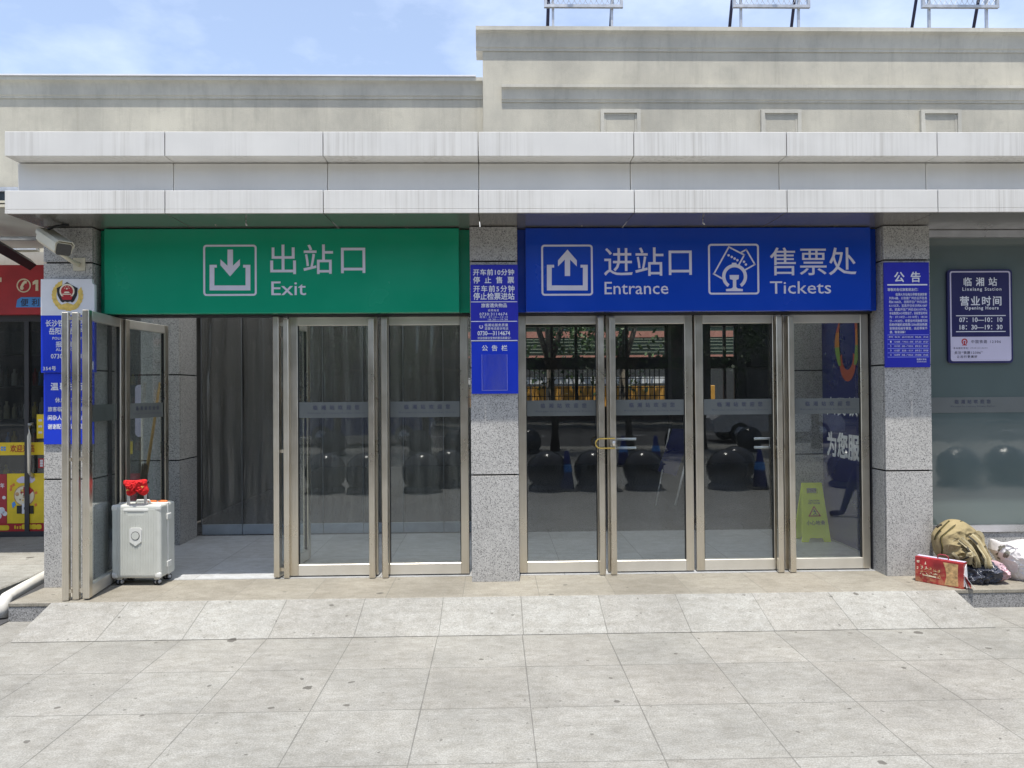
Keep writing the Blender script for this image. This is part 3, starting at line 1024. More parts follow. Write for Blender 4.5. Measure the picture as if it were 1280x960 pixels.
# brass lock loop and inner handles
t = thing('lock_loop', 'brass coloured lock loop round the meeting edges of the blue sign doors', 'lock', (0.98, 6.42, 1.23))
zt, zb = at(750, 548, 6.40)[1], at(750, 560, 6.40)[1]
xl, xr = at(744, 554, 6.40)[0], at(768, 554, 6.40)[0]
zm, rr = (zt + zb) / 2, (zt - zb) / 2
pts = [(xr, 6.37, zt), (xl + rr, 6.37, zt)] + [(xl + rr - rr * math.sin(R(a)), 6.37, zm + rr * math.cos(R(a))) for a in range(15, 180, 15)] + [(xl + rr, 6.37, zb), (xr, 6.37, zb)]
MB().tube(pts, 0.006, 8).build('shackle', M['gold'], t)
MB().tube([(xr - 0.01, 6.372, zt - 0.02), (xr - 0.01, 6.372, zb + 0.02)], 0.015, 10).build('lock_body', M['steel_cool'], t)
for px0, px1, s, lb in ((771, 795, 1, 'white U shaped handle inside the door with the lock loop'), (864, 884, -1, 'white U shaped handle inside the third door under the blue sign')):
    Y = 6.56
    x0, x1 = at(px0, 550, Y)[0], at(px1, 550, Y)[0]
    if s < 0:
        x0, x1 = at(962, 550, Y)[0], at(943, 550, Y)[0]
    z1, z0 = at(px0, 549, Y)[1], at(px0, 560, Y)[1]
    a, b_ = (x0, x1)
    tag(MB().tube([(b_, Y, z1), (a, Y, z1), (a, Y, z0), (b_, Y, z0)], 0.0115, 8).build('door_handle', M['white']), lb, 'handle', 'white handles inside the doors')

M['galv_dark'] = mat('dull curtain edge', (0.16, 0.17, 0.18), 0.5)
# hanging clear plastic curtain on a blue grey weight rail further in
t = thing('plastic_curtain', 'row of hanging clear plastic sheets on a blue grey bottom rail behind the open doorway', 'curtain', (-1.8, 8.45, PZ))
x, k = -3.315, 0
while x < -0.25:
    w = 0.455
    mb = MB()
    rows = []
    NX, NZ = 26, 30
    for j in range(NZ + 1):
        z = PZ + 0.118 + (2.9 - PZ - 0.118) * j / NZ
        row = []
        for i in range(NX + 1):
            u = i / NX
            q = Vector((x + w * u, k * 3.1, z))
            fade = min(1, (z - PZ - 0.1) / 0.25)
            y = 8.47 + fade * (0.016 * math.sin(u * 17 + k * 1.9 + 0.5 * math.sin(z * 1.7 + k)) + 0.035 * noise.noise(Vector((q.x * 3.2, q.y, q.z * 0.8))) + 0.012 * noise.noise(Vector((q.x * 11, q.y, q.z * 2.2))))
            row.append(mb.bm.verts.new((x + 0.004 + (w - 0.008) * u, y, z)))
        rows.append(row)
    for r0, r1 in zip(rows, rows[1:]):
        for i in range(NX):
            f = mb.bm.faces.new((r0[i], r0[i + 1], r1[i + 1], r1[i]))
            f.smooth = True
    mb.build('plastic_sheet', M['glass_light'], t)
    MB().box(x + 0.003, x + w - 0.003, 8.456, 8.484, PZ + 0.004, PZ + 0.117, 0.002).build('bottom_rail', M['rail_blue'], t)
    MB().box(x - 0.005, x + 0.005, 8.445, 8.4555, PZ + 0.118, 2.9, 0.002).build('edge_strip', M['galv_dark'], t)
    x += w
    k += 1

# glass side screen on the left of the lobby
t = thing('side_screen', 'dark glass screen between the outer and inner pillar on the left', 'glass screen', (-3.6, 7.3, PZ))
box_obj('glass_pane', M['glass'], -3.604, -3.596, 6.74, 7.88, 0.25, 2.9, parent=t)
box_obj('rail', M['steel'], -3.62, -3.58, 6.74, 7.88, PZ + 0.003, 0.249, parent=t)

# side wall of the lobby with the service poster on it
tag(box_obj('lobby_side_wall', M['lobby_wall'], 3.56, 3.72, 6.72, 9.0, PZ + 0.003, 3.19), 'plain lobby wall behind the blue service poster', 'wall')
t = thing('service_poster', 'deep blue wall poster with white 为您服务 and a flame coloured swirl', 'poster', (3.55, 7.3, 1.2))
box_obj('board', M['poster_blue'], 3.545, 3.559, 6.73, 7.92, PZ + 0.02, 2.62, parent=t)
PM = Matrix.Translation((3.5445, 7.86, 0)) @ Matrix.Rotation(R(-90), 4, 'Z')      # board x runs towards the doors
mb = Lines(t, M['silver']).text('为您服务', 0.05, 1.04, 0.97, 1.29, 0.0, 0.03, mtx=PM)
mb.text('人民铁路', 0.05, 1.47, 0.95, 1.66, 0.0, 0.012, mtx=PM)


for nm, c_ in (('swirl_green', (0.16, 0.26, 0.05)), ('swirl_orange', (0.45, 0.16, 0.03)), ('swirl_red', (0.36, 0.07, 0.03))):
    M[nm] = mat(nm.replace('_', ' '), c_, 0.4)


def swirl(mb, pts0, pts1, y):
    for a, b_, c, d in zip(pts0, pts1, pts0[1:], pts1[1:]):
        mb.prism([a, b_, d, c], y - 0.002, y, mtx=PM)


def arc_strip(cx, z0, z1, dx, w):
    o, i = [], []
    for k in range(13):
        u = k / 12
        x = cx + dx * math.sin(u * math.pi)
        ww = w * math.sin(math.pi * min(1, u * 0.8 + 0.16))
        o.append((x - ww / 2, z0 + (z1 - z0) * u))
        i.append((x + ww / 2, z0 + (z1 - z0) * u))
    return o, i


mb = MB()
lo = []
cx_, cz_ = 0.52, 2.02
for k in range(29):
    u = k / 28
    a = R(-190 + 200 * u)
    lo.append(((cx_ + 0.17 * math.cos(a), cz_ + 0.10 * math.sin(a) * (2.0 if math.sin(a) < 0 else 3)), (cx_ + 0.115 * math.cos(a), cz_ + 0.045 + 0.065 * math.sin(a) * (2.0 if math.sin(a) < 0 else 3))))
swirl(mb.use(M['swirl_red']), [p[0] for p in lo], [p[1] for p in lo], 0.0)
for s in (-1, 1):
    o, i = arc_strip(cx_ + s * 0.16, 1.98, 2.44, s * 0.06, 0.10)
    for k in range(12):
        mb.use(M['swirl_green'] if k < 5 else M['swirl_orange'] if k < 9 else M['swirl_red'])
        mb.prism([o[k], i[k], i[k + 1], o[k + 1]], -0.005, -0.003, mtx=PM)
mb.build('swirl_logo', None, t)

# window to the right of the doors
t = thing('station_window', 'large green filmed window to the right of the doors above the bags', 'window', (6, 6.47, 0.46))
box_obj('pane', M['film'], 3.74, 9.3, 6.455, 6.475, 0.535, 3.075, parent=t)
box_obj('head_rail', M['alu'], 3.74, 9.3, 6.43, 6.50, 3.076, 3.138, parent=t)
box_obj('sill', M['alu'], 3.74, 9.3, 6.425, 6.50, 0.475, 0.534, parent=t)
fb = box_obj('frosted_band', M['frost'], 3.745, 9.3, 6.4515, 6.4535, 1.525, 1.662, parent=t)
mb = Lines(fb, M['frost_text'])
for px in (1216, 1330, 1500):
    x = at(px, 504, 6.45)[0]
    mb.text('临湘站欢迎您', x - 0.16, 1.605, x + 0.16, 1.64, 6.4512, 0.01)
    mb.text('Welcome to Linxiang Railway Station', x - 0.20, 1.572, x + 0.20, 1.588, 6.4512)
tag(MB().use(M['pillar']).box(3.74, 9.3, 6.44, 6.60, PZ + 0.002, 0.474).build('window_plinth'), 'low speckled granite wall under the filmed window behind the bags', 'wall')

# ================================================================== boards on the pillars
BY = 6.222          # face of the boards
BT = BY - 0.0005


def board(name, label, px, m, y=BY, back=6.240, cat='notice board', b=0.002):
    x0, z1 = at(px[0], px[1], y)
    x1, z0 = at(px[2], px[3], y)
    t = thing(name, label, cat, ((x0 + x1) / 2, back, z0))
    MB().box(x0, x1, y, back, z0, z1, b).build('panel', m, t)
    return t


def rule(mb, x0, x1, y, h=0.8):
    mb.pbox(x0, y, x1, y + h, BT)


# middle pillar: ticket rules and telephone numbers
t = board('ticket_notice', 'upper blue notice on the middle pillar with white lines on ticket sales and lost property', (588, 331, 648, 426.3), M['board_blue'])
mb = Lines(t, M['white_text'])
for s, x0, y0, x1, y1 in (('开车前10分钟', 591.5, 336.5, 642.5, 344), ('停止售票', 591.5, 346, 642.5, 354), ('开车前5分钟', 591.8, 357, 643, 364.8), ('停止检票进站', 591.8, 366, 643, 374.5)):
    mb.ptext(s, x0, y0, x1, y1, BT, 0.018)
mb.ptext('旅客遗失物品', 601.5, 379.3, 633.5, 384.2, BT, 0.018)
mb.ptext('招领电话', 610, 386.5, 623.5, 389.3, BT, 0.01)
mb.ptext('0730:3114674', 599.5, 391, 634, 394.3, BT, 0.015)
mb.ptext('时间：07:10—10:10', 600, 395, 634.5, 397.6, BT, 0.01)
mb.ptext('18:30—19:30', 610, 398.3, 634.5, 400.6, BT, 0.01)
for y in (377, 401.4):
    rule(mb, 588.6, 646.5, y, 0.6)
mb.ptext('临湘站服务质量', 606, 404.5, 635, 408, BT, 0.01)
mb.ptext('监督电话投诉电话', 606, 409, 635.3, 412.2, BT, 0.01)
mb.ptext('0730—3114674', 597, 414, 637.5, 419, BT, 0.02)
mb.ptext('欢迎您提出宝贵的意见和建议！', 597, 421, 638.5, 424, BT, 0.01)
rule(mb, 588.8, 647, 425.4, 0.8)
mb = MB()
c = at(601.4, 408.5, BT)
mb.ring(c[0], c[1], 0.008, 0.017, BT - 0.0012, BT, R(-240), R(60), 16)
mb.build('railway_emblem', M['lavender'], t)

t = board('bulletin_board', 'brighter blue bulletin board 公告栏 with an empty clear pocket on the middle pillar', (589.3, 427.2, 648, 492), M['board_blue_light'])
MB().ptext('公告栏', 602.5, 431.5, 634, 438.5, BT, 0.02).build('lettering', M['white_text'], t)
mb = MB()
x0, z1 = at(602, 443, BT)
x1, z0 = at(634.5, 488, BT)
mb.box(x0, x1, BY - 0.006, BY - 0.0035, z0, z1, 0.001)
mb.build('clear_pocket', glass('acrylic pocket', (0.99, 0.99, 1.0), 1.12, 0.05), t)
mb = MB()
for a in ((x0, x0 + 0.004, z0, z1), (x1 - 0.004, x1, z0, z1), (x0 + 0.0045, x1 - 0.0045, z0, z0 + 0.004)):
    mb.box(a[0], a[1], BY - 0.0032, BT, a[2], a[3])
mb.build('pocket_edge', M['table_line'], t)

# right pillar: public notice with a timetable
t = board('public_notice', 'blue 公告 notice with small print and a timetable grid on the right pillar', (1105, 328, 1163, 459), M['board_blue'])
mb = Lines(t, M['white_text'])
mb.ptext('公告', 1117.8, 340, 1150.5, 352.5, BT, 0.02)
rule(mb, 1109, 1159, 355.2, 1.5)
mb.ptext('尊敬的各位旅客朋友们：', 1109.3, 360.2, 1147.5, 363.8, BT, 0.012)
lines = ['临湘火车站每日停靠普速旅客', '列车4趟，分别是广州白云开往岳', '阳K1068次，岳阳开往广州白云的', 'K1155次，宜昌开往长沙的K1087', '次，武昌开往广州白云K1079次。', '本站售票24小时营业厅，目前营业时间', '为：07:10分—10:10分；18:30',
         '分—19:30分。非营业时间旅客可到', '自助终端机或铁路12306网站购票', '安排进站候车事宜，由此带来不', '便，敬请谅解！']
for k, s in enumerate(lines):
    y = 366.3 + k * 4.72
    x0 = 1119.5 if k == 0 else 1111.2 + k * 0.08
    x1 = 1158.5 if k < 10 else 1131
    mb.ptext(s, x0, y, x1 + k * 0.06, y + 3.3, BT, 0.008)
heads = ['序号', '车次', '运行区间', '到点', '开点']
rows = [['1', 'K1068', '广州白云—岳阳', '07:23', '07:27'], ['2', 'K1155', '岳阳—广州白云', '09:21', '09:27'], ['3', 'K1087', '宜昌—长沙', '09:51', '09:58'], ['4', 'K1079', '武昌—广州白云', '19:00', '19:05']]
colx = [1109.6, 1116.6, 1125.8, 1142, 1152.6, 1161]
rowy = [418.5, 424.4, 429.9, 435.4, 440.9, 446.2]
for r_, row in enumerate([heads] + rows):
    for c_, s in enumerate(row):
        xa, xb = colx[c_], colx[c_ + 1]
        wf_ = 0.22 if c_ == 0 and r_ else 0.72 if c_ != 2 else 0.86
        mid, half = (xa + xb) / 2 + 0.3, (xb - xa) * wf_ / 2
        mb.ptext(s, mid - half, rowy[r_] + 1.7, mid + half, rowy[r_] + 3.9, BT, 0.006, fit=True)
mb.ptext('临湘火车站', 1146, 448, 1157.8, 450.3, BT, 0.006)
mb.ptext('2024年4月20日', 1146, 451.2, 1157.8, 453, BT, 0.004)
mb = MB()
for x in colx:
    mb.pbox(x - 0.2, 418.4, x + 0.25, 446.5, BT, 0.0006)
for y in rowy:
    mb.pbox(1109.6, y - 0.2, 1161, y + 0.25, BT, 0.0009)
mb.build('table_grid', M['table_line'], t)

# left pillar: police board and notice below it
t = thing('police_board', 'white and blue police board with a badge on top and 354号 at its foot', 'notice board', (-3.54, 6.24, 1.93))
x0, z1 = at(51, 349, 6.205)
x1, zm_ = at(118, 394, 6.205)
_, z0 = at(118, 465.5, 6.205)
mb = MB().prism([(x0, zm_ + 0.0005), (x1, zm_ + 0.0005), (x1, z1 - 0.05), (x1 - 0.018, z1 - 0.065 + 0.03), (x1 - 0.022, z1), (x0, z1)], 6.205, 6.238)
mb.build('white_panel', M['white'], t)
MB().box(x0, x1, 6.205, 6.238, z0, zm_, 0.001).build('blue_panel', M['board_blue_light'], t)
PY = 6.2045
mb = Lines(t, M['white_text'])
mb.ptext('长沙铁路公安处', 57.2, 400, 111, 408, PY, 0.015)
mb.ptext('岳阳站派出所', 61.5, 409.5, 107, 418, PY, 0.015)
mb.ptext('POLICE STATION', 65.8, 421.3, 104, 424.3, PY, 0.012)
mb.ptext('报警电话', 70, 426.8, 100, 433.8, PY, 0.015)
mb.ptext('ALARM CALL', 70, 435.2, 100, 438.5, PY, 0.012)
mb.ptext('0730-3114110', 63.8, 442.5, 107, 447.8, PY, 0.012)
mb.ptext('354号', 54, 458, 70, 463.2, PY, 0.015)
mb.pbox(114.6, 451.8, 117, 462, PY)
mb.pbox(106, 452, 107.6, 462, PY)
eb = MB()
ux = lambda u, v: at(45 + u / 7.39, 340 + v / 7.39, PY)


def poly_u(pts, y):
    eb.prism([ux(*p) for p in pts], y - 0.001, y)


eb.use(M['gold'])
for s in (-1, 1):                                                  # two ears of wheat round the shield
    for k in range(9):
        a = R(250 + s * (18 + 13.5 * k))
        c = (291 + 122 * math.cos(a), 215 - 122 * math.sin(a))
        tdir = a + s * R(62)
        L, W = 46, 22
        d, n_ = (math.cos(tdir), -math.sin(tdir)), (math.sin(tdir), math.cos(tdir))
        poly_u([(c[0] - d[0] * L, c[1] - d[1] * L), (c[0] + n_[0] * W, c[1] + n_[1] * W), (c[0] + d[0] * L, c[1] + d[1] * L), (c[0] - n_[0] * W, c[1] - n_[1] * W)], PY - 0.0001 * k)
poly_u([(190, 318), (240, 300), (291, 285), (342, 300), (400, 318), (370, 345), (291, 352), (212, 345)], PY - 0.0012)
eb.use(M['black'])
poly_u([(288, 92), (320, 115), (385, 148), (380, 215), (352, 270), (335, 282), (318, 272), (292, 280), (268, 272), (250, 282), (230, 270), (200, 215), (193, 148), (255, 118)], PY - 0.0024)
eb.use(M['cream'])
c = ux(289, 178)
uu = 1 / 7.39 * PY / F_PX
eb.disc(c[0], c[1], 68 * uu, PY - 0.0046, PY - 0.0036)
eb.use(M['red']).disc(c[0], c[1], 54 * uu, PY - 0.0058, PY - 0.0048)
poly_u([(235, 225), (343, 225), (330, 258), (250, 258)], PY - 0.006)
eb.use(M['cream'])
for u, v, r_ in ((289, 155, 8), (268, 150, 4), (310, 150, 4), (277, 137, 3.5), (301, 137, 3.5)):
    c = ux(u, v)
    eb.disc(c[0], c[1], r_ * uu, PY - 0.0072, PY - 0.006, 8)
poly_u([(262, 195), (316, 195), (308, 182), (270, 182)], PY - 0.0062)
poly_u([(248, 210), (330, 210), (330, 202), (248, 202)], PY - 0.0062)
eb.build('police_badge', None, t)

t = board('courtesy_notice', 'blue 温馨提示 notice below the police board, partly behind the open door leaf', (54.5, 466.5, 117, 555), M['board_blue_light'])
mb = Lines(t, M['white_text'])
mb.ptext('温馨提示', 63.5, 478.5, 107, 487.5, BT, 0.025)
mb.ptext('休息候车请进', 69, 497, 108, 503, BT, 0.015)
mb.ptext('旅客临时休息区域', 60, 508.5, 107, 514, BT, 0.015)
mb.ptext('闲杂人员请勿入内', 60, 519, 107, 525, BT, 0.015)
mb.ptext('谢谢配合！谢谢您！', 60, 530, 107, 536, BT, 0.015)

# opening hours sign on the window
HY = 6.43
t = thing('opening_hours_sign', 'navy and lavender sign with rounded corners giving the opening hours on the window', 'sign', (4.29, 6.45, 1.97))
hx0, hz1 = at(1184, 337, HY)
hx1, hz0 = at(1266.5, 453.5, HY)
MB().prism(rounded(hx0, hz0, hx1, hz1, 0.03), HY, 6.4545).build('panel', M['navy'], t)
ix0, iz1 = at(1187, 339, HY)
ix1, iz0 = at(1264.3, 451, HY)
mb = MB()
o_, i_ = rounded(ix0, iz0, ix1, iz1, 0.022), rounded(ix0 + 0.012, iz0 + 0.012, ix1 - 0.012, iz1 - 0.012, 0.014)
for k in range(len(o_)):
    k2 = (k + 1) % len(o_)
    mb.prism([o_[k], o_[k2], i_[k2], i_[k]], HY - 0.001, HY - 0.0002)
lz = at(1200, 421, HY)[1]
mb.box(ix0 + 0.0125, ix1 - 0.0125, HY - 0.0009, HY - 0.0002, iz0 + 0.0125, lz)
mb.build('lavender_field', M['lavender'], t)
mb = Lines(t, M['white_text'])
HT = HY - 0.0003
mb.ptext('临湘站', 1204.5, 347, 1246, 357.3, HT, 0.02)
mb.ptext('Linxiang Station', 1203, 359.4, 1251.5, 364.5, HT, 0.02)
mb.ptext('营业时间', 1200, 370.5, 1251.5, 381.8, HT, 0.02)
mb.ptext('Opening Hours', 1206, 383, 1248, 388, HT, 0.025)
mb.pbox(1195, 394.2, 1257, 394.9, HT)
mb.pbox(1195, 414.1, 1257, 414.8, HT)
mb.ptext('07：10—10：10', 1199, 397, 1252.8, 402.3, HT, 0.018)
mb.ptext('18：30—19：30', 1199.4, 406.3, 1253, 411.6, HT, 0.018)
LT = HY - 0.0012
mb = Lines(t, M['dark_text'])
mb.ptext('中国铁路 12306', 1214, 425, 1251, 429, LT, 0.0)
mb.ptext('车站服务电话：0730-3114674', 1192, 434, 1234, 436, LT, 0.0)
mb.ptext('关注“铁路12306”', 1193, 439, 1228, 442.5, LT, 0.005)
mb.ptext('让出行更美好', 1196, 444.2, 1221.5, 447.5, LT, 0.005)
mb = MB().use(M['red'])
c = at(1205.6, 427, LT)
k_ = HY / F_PX
mb.ring(c[0], c[1], 2.4 * k_, 3.9 * k_, LT - 0.0012, LT, R(-55), R(235), 24)
mb.prism([at(1204.2, 426.2, LT), at(1207, 426.2, LT), at(1206.3, 428, LT), at(1206.2, 430, LT), at(1208.6, 431, LT), at(1208.6, 431.8, LT), at(1202.6, 431.8, LT), at(1202.6, 431, LT), at(1205, 430, LT), at(1204.9, 428, LT)], LT - 0.0012, LT)
mb.build('railway_emblem', None, t)

# ================================================================== security camera
t = thing('security_camera', 'ivory security camera box under the canopy corner on the left pillar', 'camera', (-3.53, 6.24, 2.86))
p_front, p_back = Vector((-3.405, 5.93, 2.875)), Vector((-3.675, 6.14, 3.02))
dv = (p_front - p_back).normalized()
zz = Vector((0, 0, 1))
sd = dv.cross(zz).normalized()
upv = sd.cross(dv).normalized()
mt = Matrix((sd, dv, upv)).transposed().to_4x4()
mt = mt @ Matrix.Scale(0.86, 4, (1, 0, 0)) @ Matrix.Scale(0.86, 4, (0, 0, 1))
mt.translation = p_back
L = (p_front - p_back).length
hb = [(-0.075, -0.005), (-0.075, 0.07), (-0.055, 0.098), (0.055, 0.098), (0.075, 0.07), (0.075, -0.005), (0.05, -0.04), (-0.05, -0.04)]
tmp = MB().prism([(x, z * 0.85) for x, z in hb], 0.0, L, mtx=mt)
tmp.build('housing', M['ivory'], t)
MB().prism([(x * 1.10, z * 0.95 + 0.006) for x, z in ((-0.075, 0.04), (-0.075, 0.075), (-0.055, 0.102), (0.055, 0.102), (0.075, 0.075), (0.075, 0.04), (0.069, 0.04), (0.069, 0.07), (0.05, 0.094), (-0.05, 0.094), (-0.069, 0.07), (-0.069, 0.04))], -0.010, L + 0.010, mtx=mt).build('sun_shield', M['ivory'], t)
MB().prism([(x, z) for x, z in rounded(-0.064, -0.032, 0.064, 0.074, 0.02)], L, L + 0.006, mtx=mt).build('front_window', M['black_gloss'], t)
mb = MB().box(-3.50, -3.40, 6.232, 6.2415, 2.775, 2.885, 0.003)
mb.tube([(-3.45, 6.235, 2.825), (-3.46, 6.17, 2.835), (-3.535, 6.04, 2.915)], 0.018, 8)
mb.build('bracket', M['ivory'], t)
MB().tube([(-3.62, 6.09, 3.09), (-3.58, 6.11, 3.115), (-3.49, 6.16, 3.145)], 0.011, 8).build('cable', M['black'], t)

# ================================================================== white drain pipe along the platform end
MB_p = MB().tube([(-3.845, 5.88, 0.015), (-3.845, 5.885, 0.09), (-3.848, 5.90, 0.125), (-3.856, 5.94, 0.146), (-3.90, 6.25, 0.152), (-4.0, 7.0, 0.16), (-4.1, 7.7, 0.165)], 0.047, 16)
tag(MB_p.build('drain_pipe'), 'white plastic drain pipe lying in the gutter beside the left pillar', 'pipe')
bpy.data.objects['drain_pipe'].data.materials.clear()
bpy.data.objects['drain_pipe'].data.materials.append(M['pipe'])

# ================================================================== suitcase
t = thing('suitcase', 'pale grey ribbed hard suitcase on wheels with its handle pulled up', 'suitcase', (-2.992, 6.385, PZ), R(-2.0))
cw, cd, cz0, cz1 = 0.415, 0.262, 0.062, 0.675


def shell(y0, y1, ribs_front):
    mb = MB().use(M['case']).box(-cw / 2, cw / 2, y0, y1, cz0, cz1, 0.022, seg=3)
    n_ = 26
    yf = y0 if ribs_front else y1
    s = -1 if ribs_front else 1
    for k in range(n_):
        x = -cw / 2 + 0.03 + (cw - 0.06) * (k + 0.5) / n_
        wr = (cw - 0.06) / n_ * 0.30
        z1_ = cz1 - 0.04 if not (0.30 < (k + 0.5) / n_ < 0.70) else cz1 - 0.085
        mb.prism([(x - wr, cz0 + 0.03), (x + wr, cz0 + 0.03), (x + wr, z1_), (x - wr, z1_)], yf - (0.0035 if s < 0 else 0.0), yf + (0.0 if s < 0 else 0.0035))
    return mb


shell(-cd / 2, -0.006, True).build('front_shell', None, t, local=True)
shell(0.006, cd / 2, False).build('back_shell', None, t, local=True)
MB().box(-cw / 2 - 0.003, cw / 2 + 0.003, -0.012, 0.012, cz0 + 0.01, cz1 + 0.003, 0.004).build('frame', M['case_trim'], t, local=True)
mb = MB()
for sx_ in (-1, 1):
    for z in (cz0, cz1 - 0.052):
        mb.box(sx_ * cw / 2 - (0.055 if sx_ > 0 else 0.0015), sx_ * cw / 2 + (0.0015 if sx_ > 0 else 0.055), -cd / 2 - 0.0045, -cd / 2 + 0.03, z - 0.0015, z + 0.0535, 0.018, seg=3)
mb.build('corner_guard', M['case_trim'], t, local=True)
mb = MB().use(M['case_trim']).prism([(-0.05, 0.37), (0.0, 0.335), (0.05, 0.37), (0.052, 0.47), (0.04, 0.485), (-0.04, 0.485), (-0.052, 0.47)], -cd / 2 - 0.010, -cd / 2 - 0.001)
mb.use(M['rubber']).ring(0, 0.42, 0.032, 0.036, -cd / 2 - 0.012, -cd / 2 - 0.0105, seg=24)
mb.use(M['case']).disc(0, 0.42, 0.0315, -cd / 2 - 0.014, -cd / 2 - 0.0105, 24)
mb.build('badge', None, t, local=True)
for z in (0.16, 0.56):
    MB().box(cw / 2 - 0.001, cw / 2 + 0.014, -0.035, 0.035, z - 0.025, z + 0.025, 0.005, seg=2).build('latch', M['case_trim'], t, local=True)
for sx_ in (-1, 1):
    for sy_ in (-1, 1):
        x, y = sx_ * (cw / 2 - 0.05), sy_ * (cd / 2 - 0.045)
        wh = MB().use(M['case_trim']).box(x - 0.022, x + 0.022, y - 0.02, y + 0.02, 0.045, cz0, 0.004).build('wheel', None, t, local=True)
        for dx in (-0.014, 0.014):
            mtw = Matrix.Translation((x + dx, y, 0.027)) @ Matrix.Rotation(R(90), 4, 'Y') @ Matrix.Rotation(R(25), 4, 'X')
            mb = MB().use(M['rubber']).lathe([(0.0, -0.008), (0.022, -0.008), (0.0265, -0.005), (0.0265, 0.005), (0.022, 0.008), (0.0, 0.008)], seg=18, mtx=mtw)
            mb.use(M['wheel_hub']).lathe([(0.0, -0.0095), (0.017, -0.0092), (0.017, 0.0092), (0.0, 0.0095)], seg=14, mtx=mtw)
            mb.build('tyre', None, wh, local=True)
hp = MB().use(M['alu'])
for s in (-1, 1):
    hp.box(s * 0.072 - 0.011, s * 0.072 + 0.011, -cd / 2 + 0.012, -cd / 2 + 0.026, cz1 - 0.06, 0.852, 0.002)
hp.build('trolley_pole', None, t, local=True)
MB().box(-0.105, 0.105, -cd / 2 - 0.006, -cd / 2 + 0.03, cz1 - 0.055, cz1 - 0.03, 0.006, seg=2).build('handle_socket', M['case_trim'], t, local=True)
MB().box(-0.10, 0.10, -cd / 2 + 0.004, -cd / 2 + 0.034, 0.848, 0.874, 0.01, seg=2).build('trolley_grip', M['black'], t, local=True)
MB().tube([(-0.06, -0.01, cz1 + 0.004), (-0.05, -0.01, cz1 + 0.022), (0.05, -0.01, cz1 + 0.022), (0.06, -0.01, cz1 + 0.004)], 0.008, 8).build('carry_handle', M['case_trim'], t, local=True)
case_t = t

# orange tags lying on the suitcase
for dx, a, lb in ((0.062, 12, 'orange tag lying on top of the suitcase nearer the handle'), (0.15, -6, 'orange tag lying on top of the suitcase at its far right')):
    mb = MB().prism([(-0.032, 0.0), (0.028, 0.0), (0.036, 0.004), (0.02, 0.010), (-0.02, 0.012), (-0.034, 0.006)], -0.018, 0.018, mtx=Matrix.Translation((-2.992 + dx, 6.41, PZ + cz1 + 0.003)) @ Matrix.Rotation(R(a), 4, 'Z'))
    tag(mb.build('luggage_tag', M['orange']), lb, 'tag', 'orange tags on the suitcase')

# broom leaning on the inner pillar
t = thing('broom', 'long bamboo broom leaning on the granite pillar behind the suitcase', 'broom', (-3.54, 7.6, PZ + 0.003))
x_t, z_t = at(199, 478, 7.86)
x_b, z_b = at(181, 598, 7.66)
MB().tube([(x_b + 0.0, 7.66, z_b - 0.05), ((x_t + x_b) / 2 + 0.01, 7.76, (z_t + z_b) / 2), (x_t, 7.875, z_t)], [0.016, 0.015, 0.012], 8).build('handle', M['bamboo'], t)
mb = MB()
for k in range(46):
    a = random.uniform(0, 6.28)
    r0, r1 = random.uniform(0, 0.025), random.uniform(0.02, 0.11)
    mb.tube([(x_b + r0 * math.cos(a), 7.655 + r0 * math.sin(a), z_b + random.uniform(0.05, 0.16)), (x_b - 0.03 + r1 * math.cos(a), 7.60 + r1 * math.sin(a), random.uniform(PZ + 0.005, 0.25))], [0.006, 0.0025], 5, caps=False)
mb.build('twigs', M['brush'], t)

# ================================================================== caution sign
t = thing('caution_sign', 'lime yellow folding caution sign with 小心地滑 standing behind the right door', 'floor sign', (3.345, 7.76, PZ + 0.003))


def a_panel(front):
    s = -1 if front else 1
    m4 = Matrix.Translation((0, s * 0.012, 0.0)) @ Matrix.Rotation(R(-s * -9), 4, 'X')
    return m4


H_ = 0.615
tilt = Matrix.Translation((0, -0.105, 0.0)) @ Matrix.Rotation(R(-9.5), 4, 'X')
tilt_b = Matrix.Translation((0, 0.105, 0.0)) @ Matrix.Rotation(R(9.5), 4, 'X')
hw = lambda z: 0.152 - 0.048 * z / H_


def sign_outline(mb, y0, y1, m4):
    # left leg, right leg, lower bridge, sides of the grip hole, top bar
    mb.prism([(-hw(0), 0), (-0.085, 0), (-0.066, 0.042), (-0.062, 0.50), (-hw(0.5), 0.50)], y0, y1, mtx=m4)
    mb.prism([(hw(0), 0), (hw(0.5), 0.50), (0.062, 0.50), (0.066, 0.042), (0.085, 0)], y0, y1, mtx=m4)
    mb.prism([(-0.0659, 0.042), (0.0659, 0.042), (0.0618, 0.50), (-0.0618, 0.50)], y0, y1, mtx=m4)
    mb.prism([(-hw(0.5), 0.5002), (-0.062, 0.5002), (-0.062, 0.558), (-hw(0.56), 0.558)], y0, y1, mtx=m4)
    mb.prism([(hw(0.5), 0.5002), (hw(0.56), 0.558), (0.062, 0.558), (0.062, 0.5002)], y0, y1, mtx=m4)
    mb.prism([(-hw(0.56), 0.5582), (hw(0.56), 0.5582), (hw(0.61), 0.612), (-hw(0.61), 0.612)], y0, y1, mtx=m4)


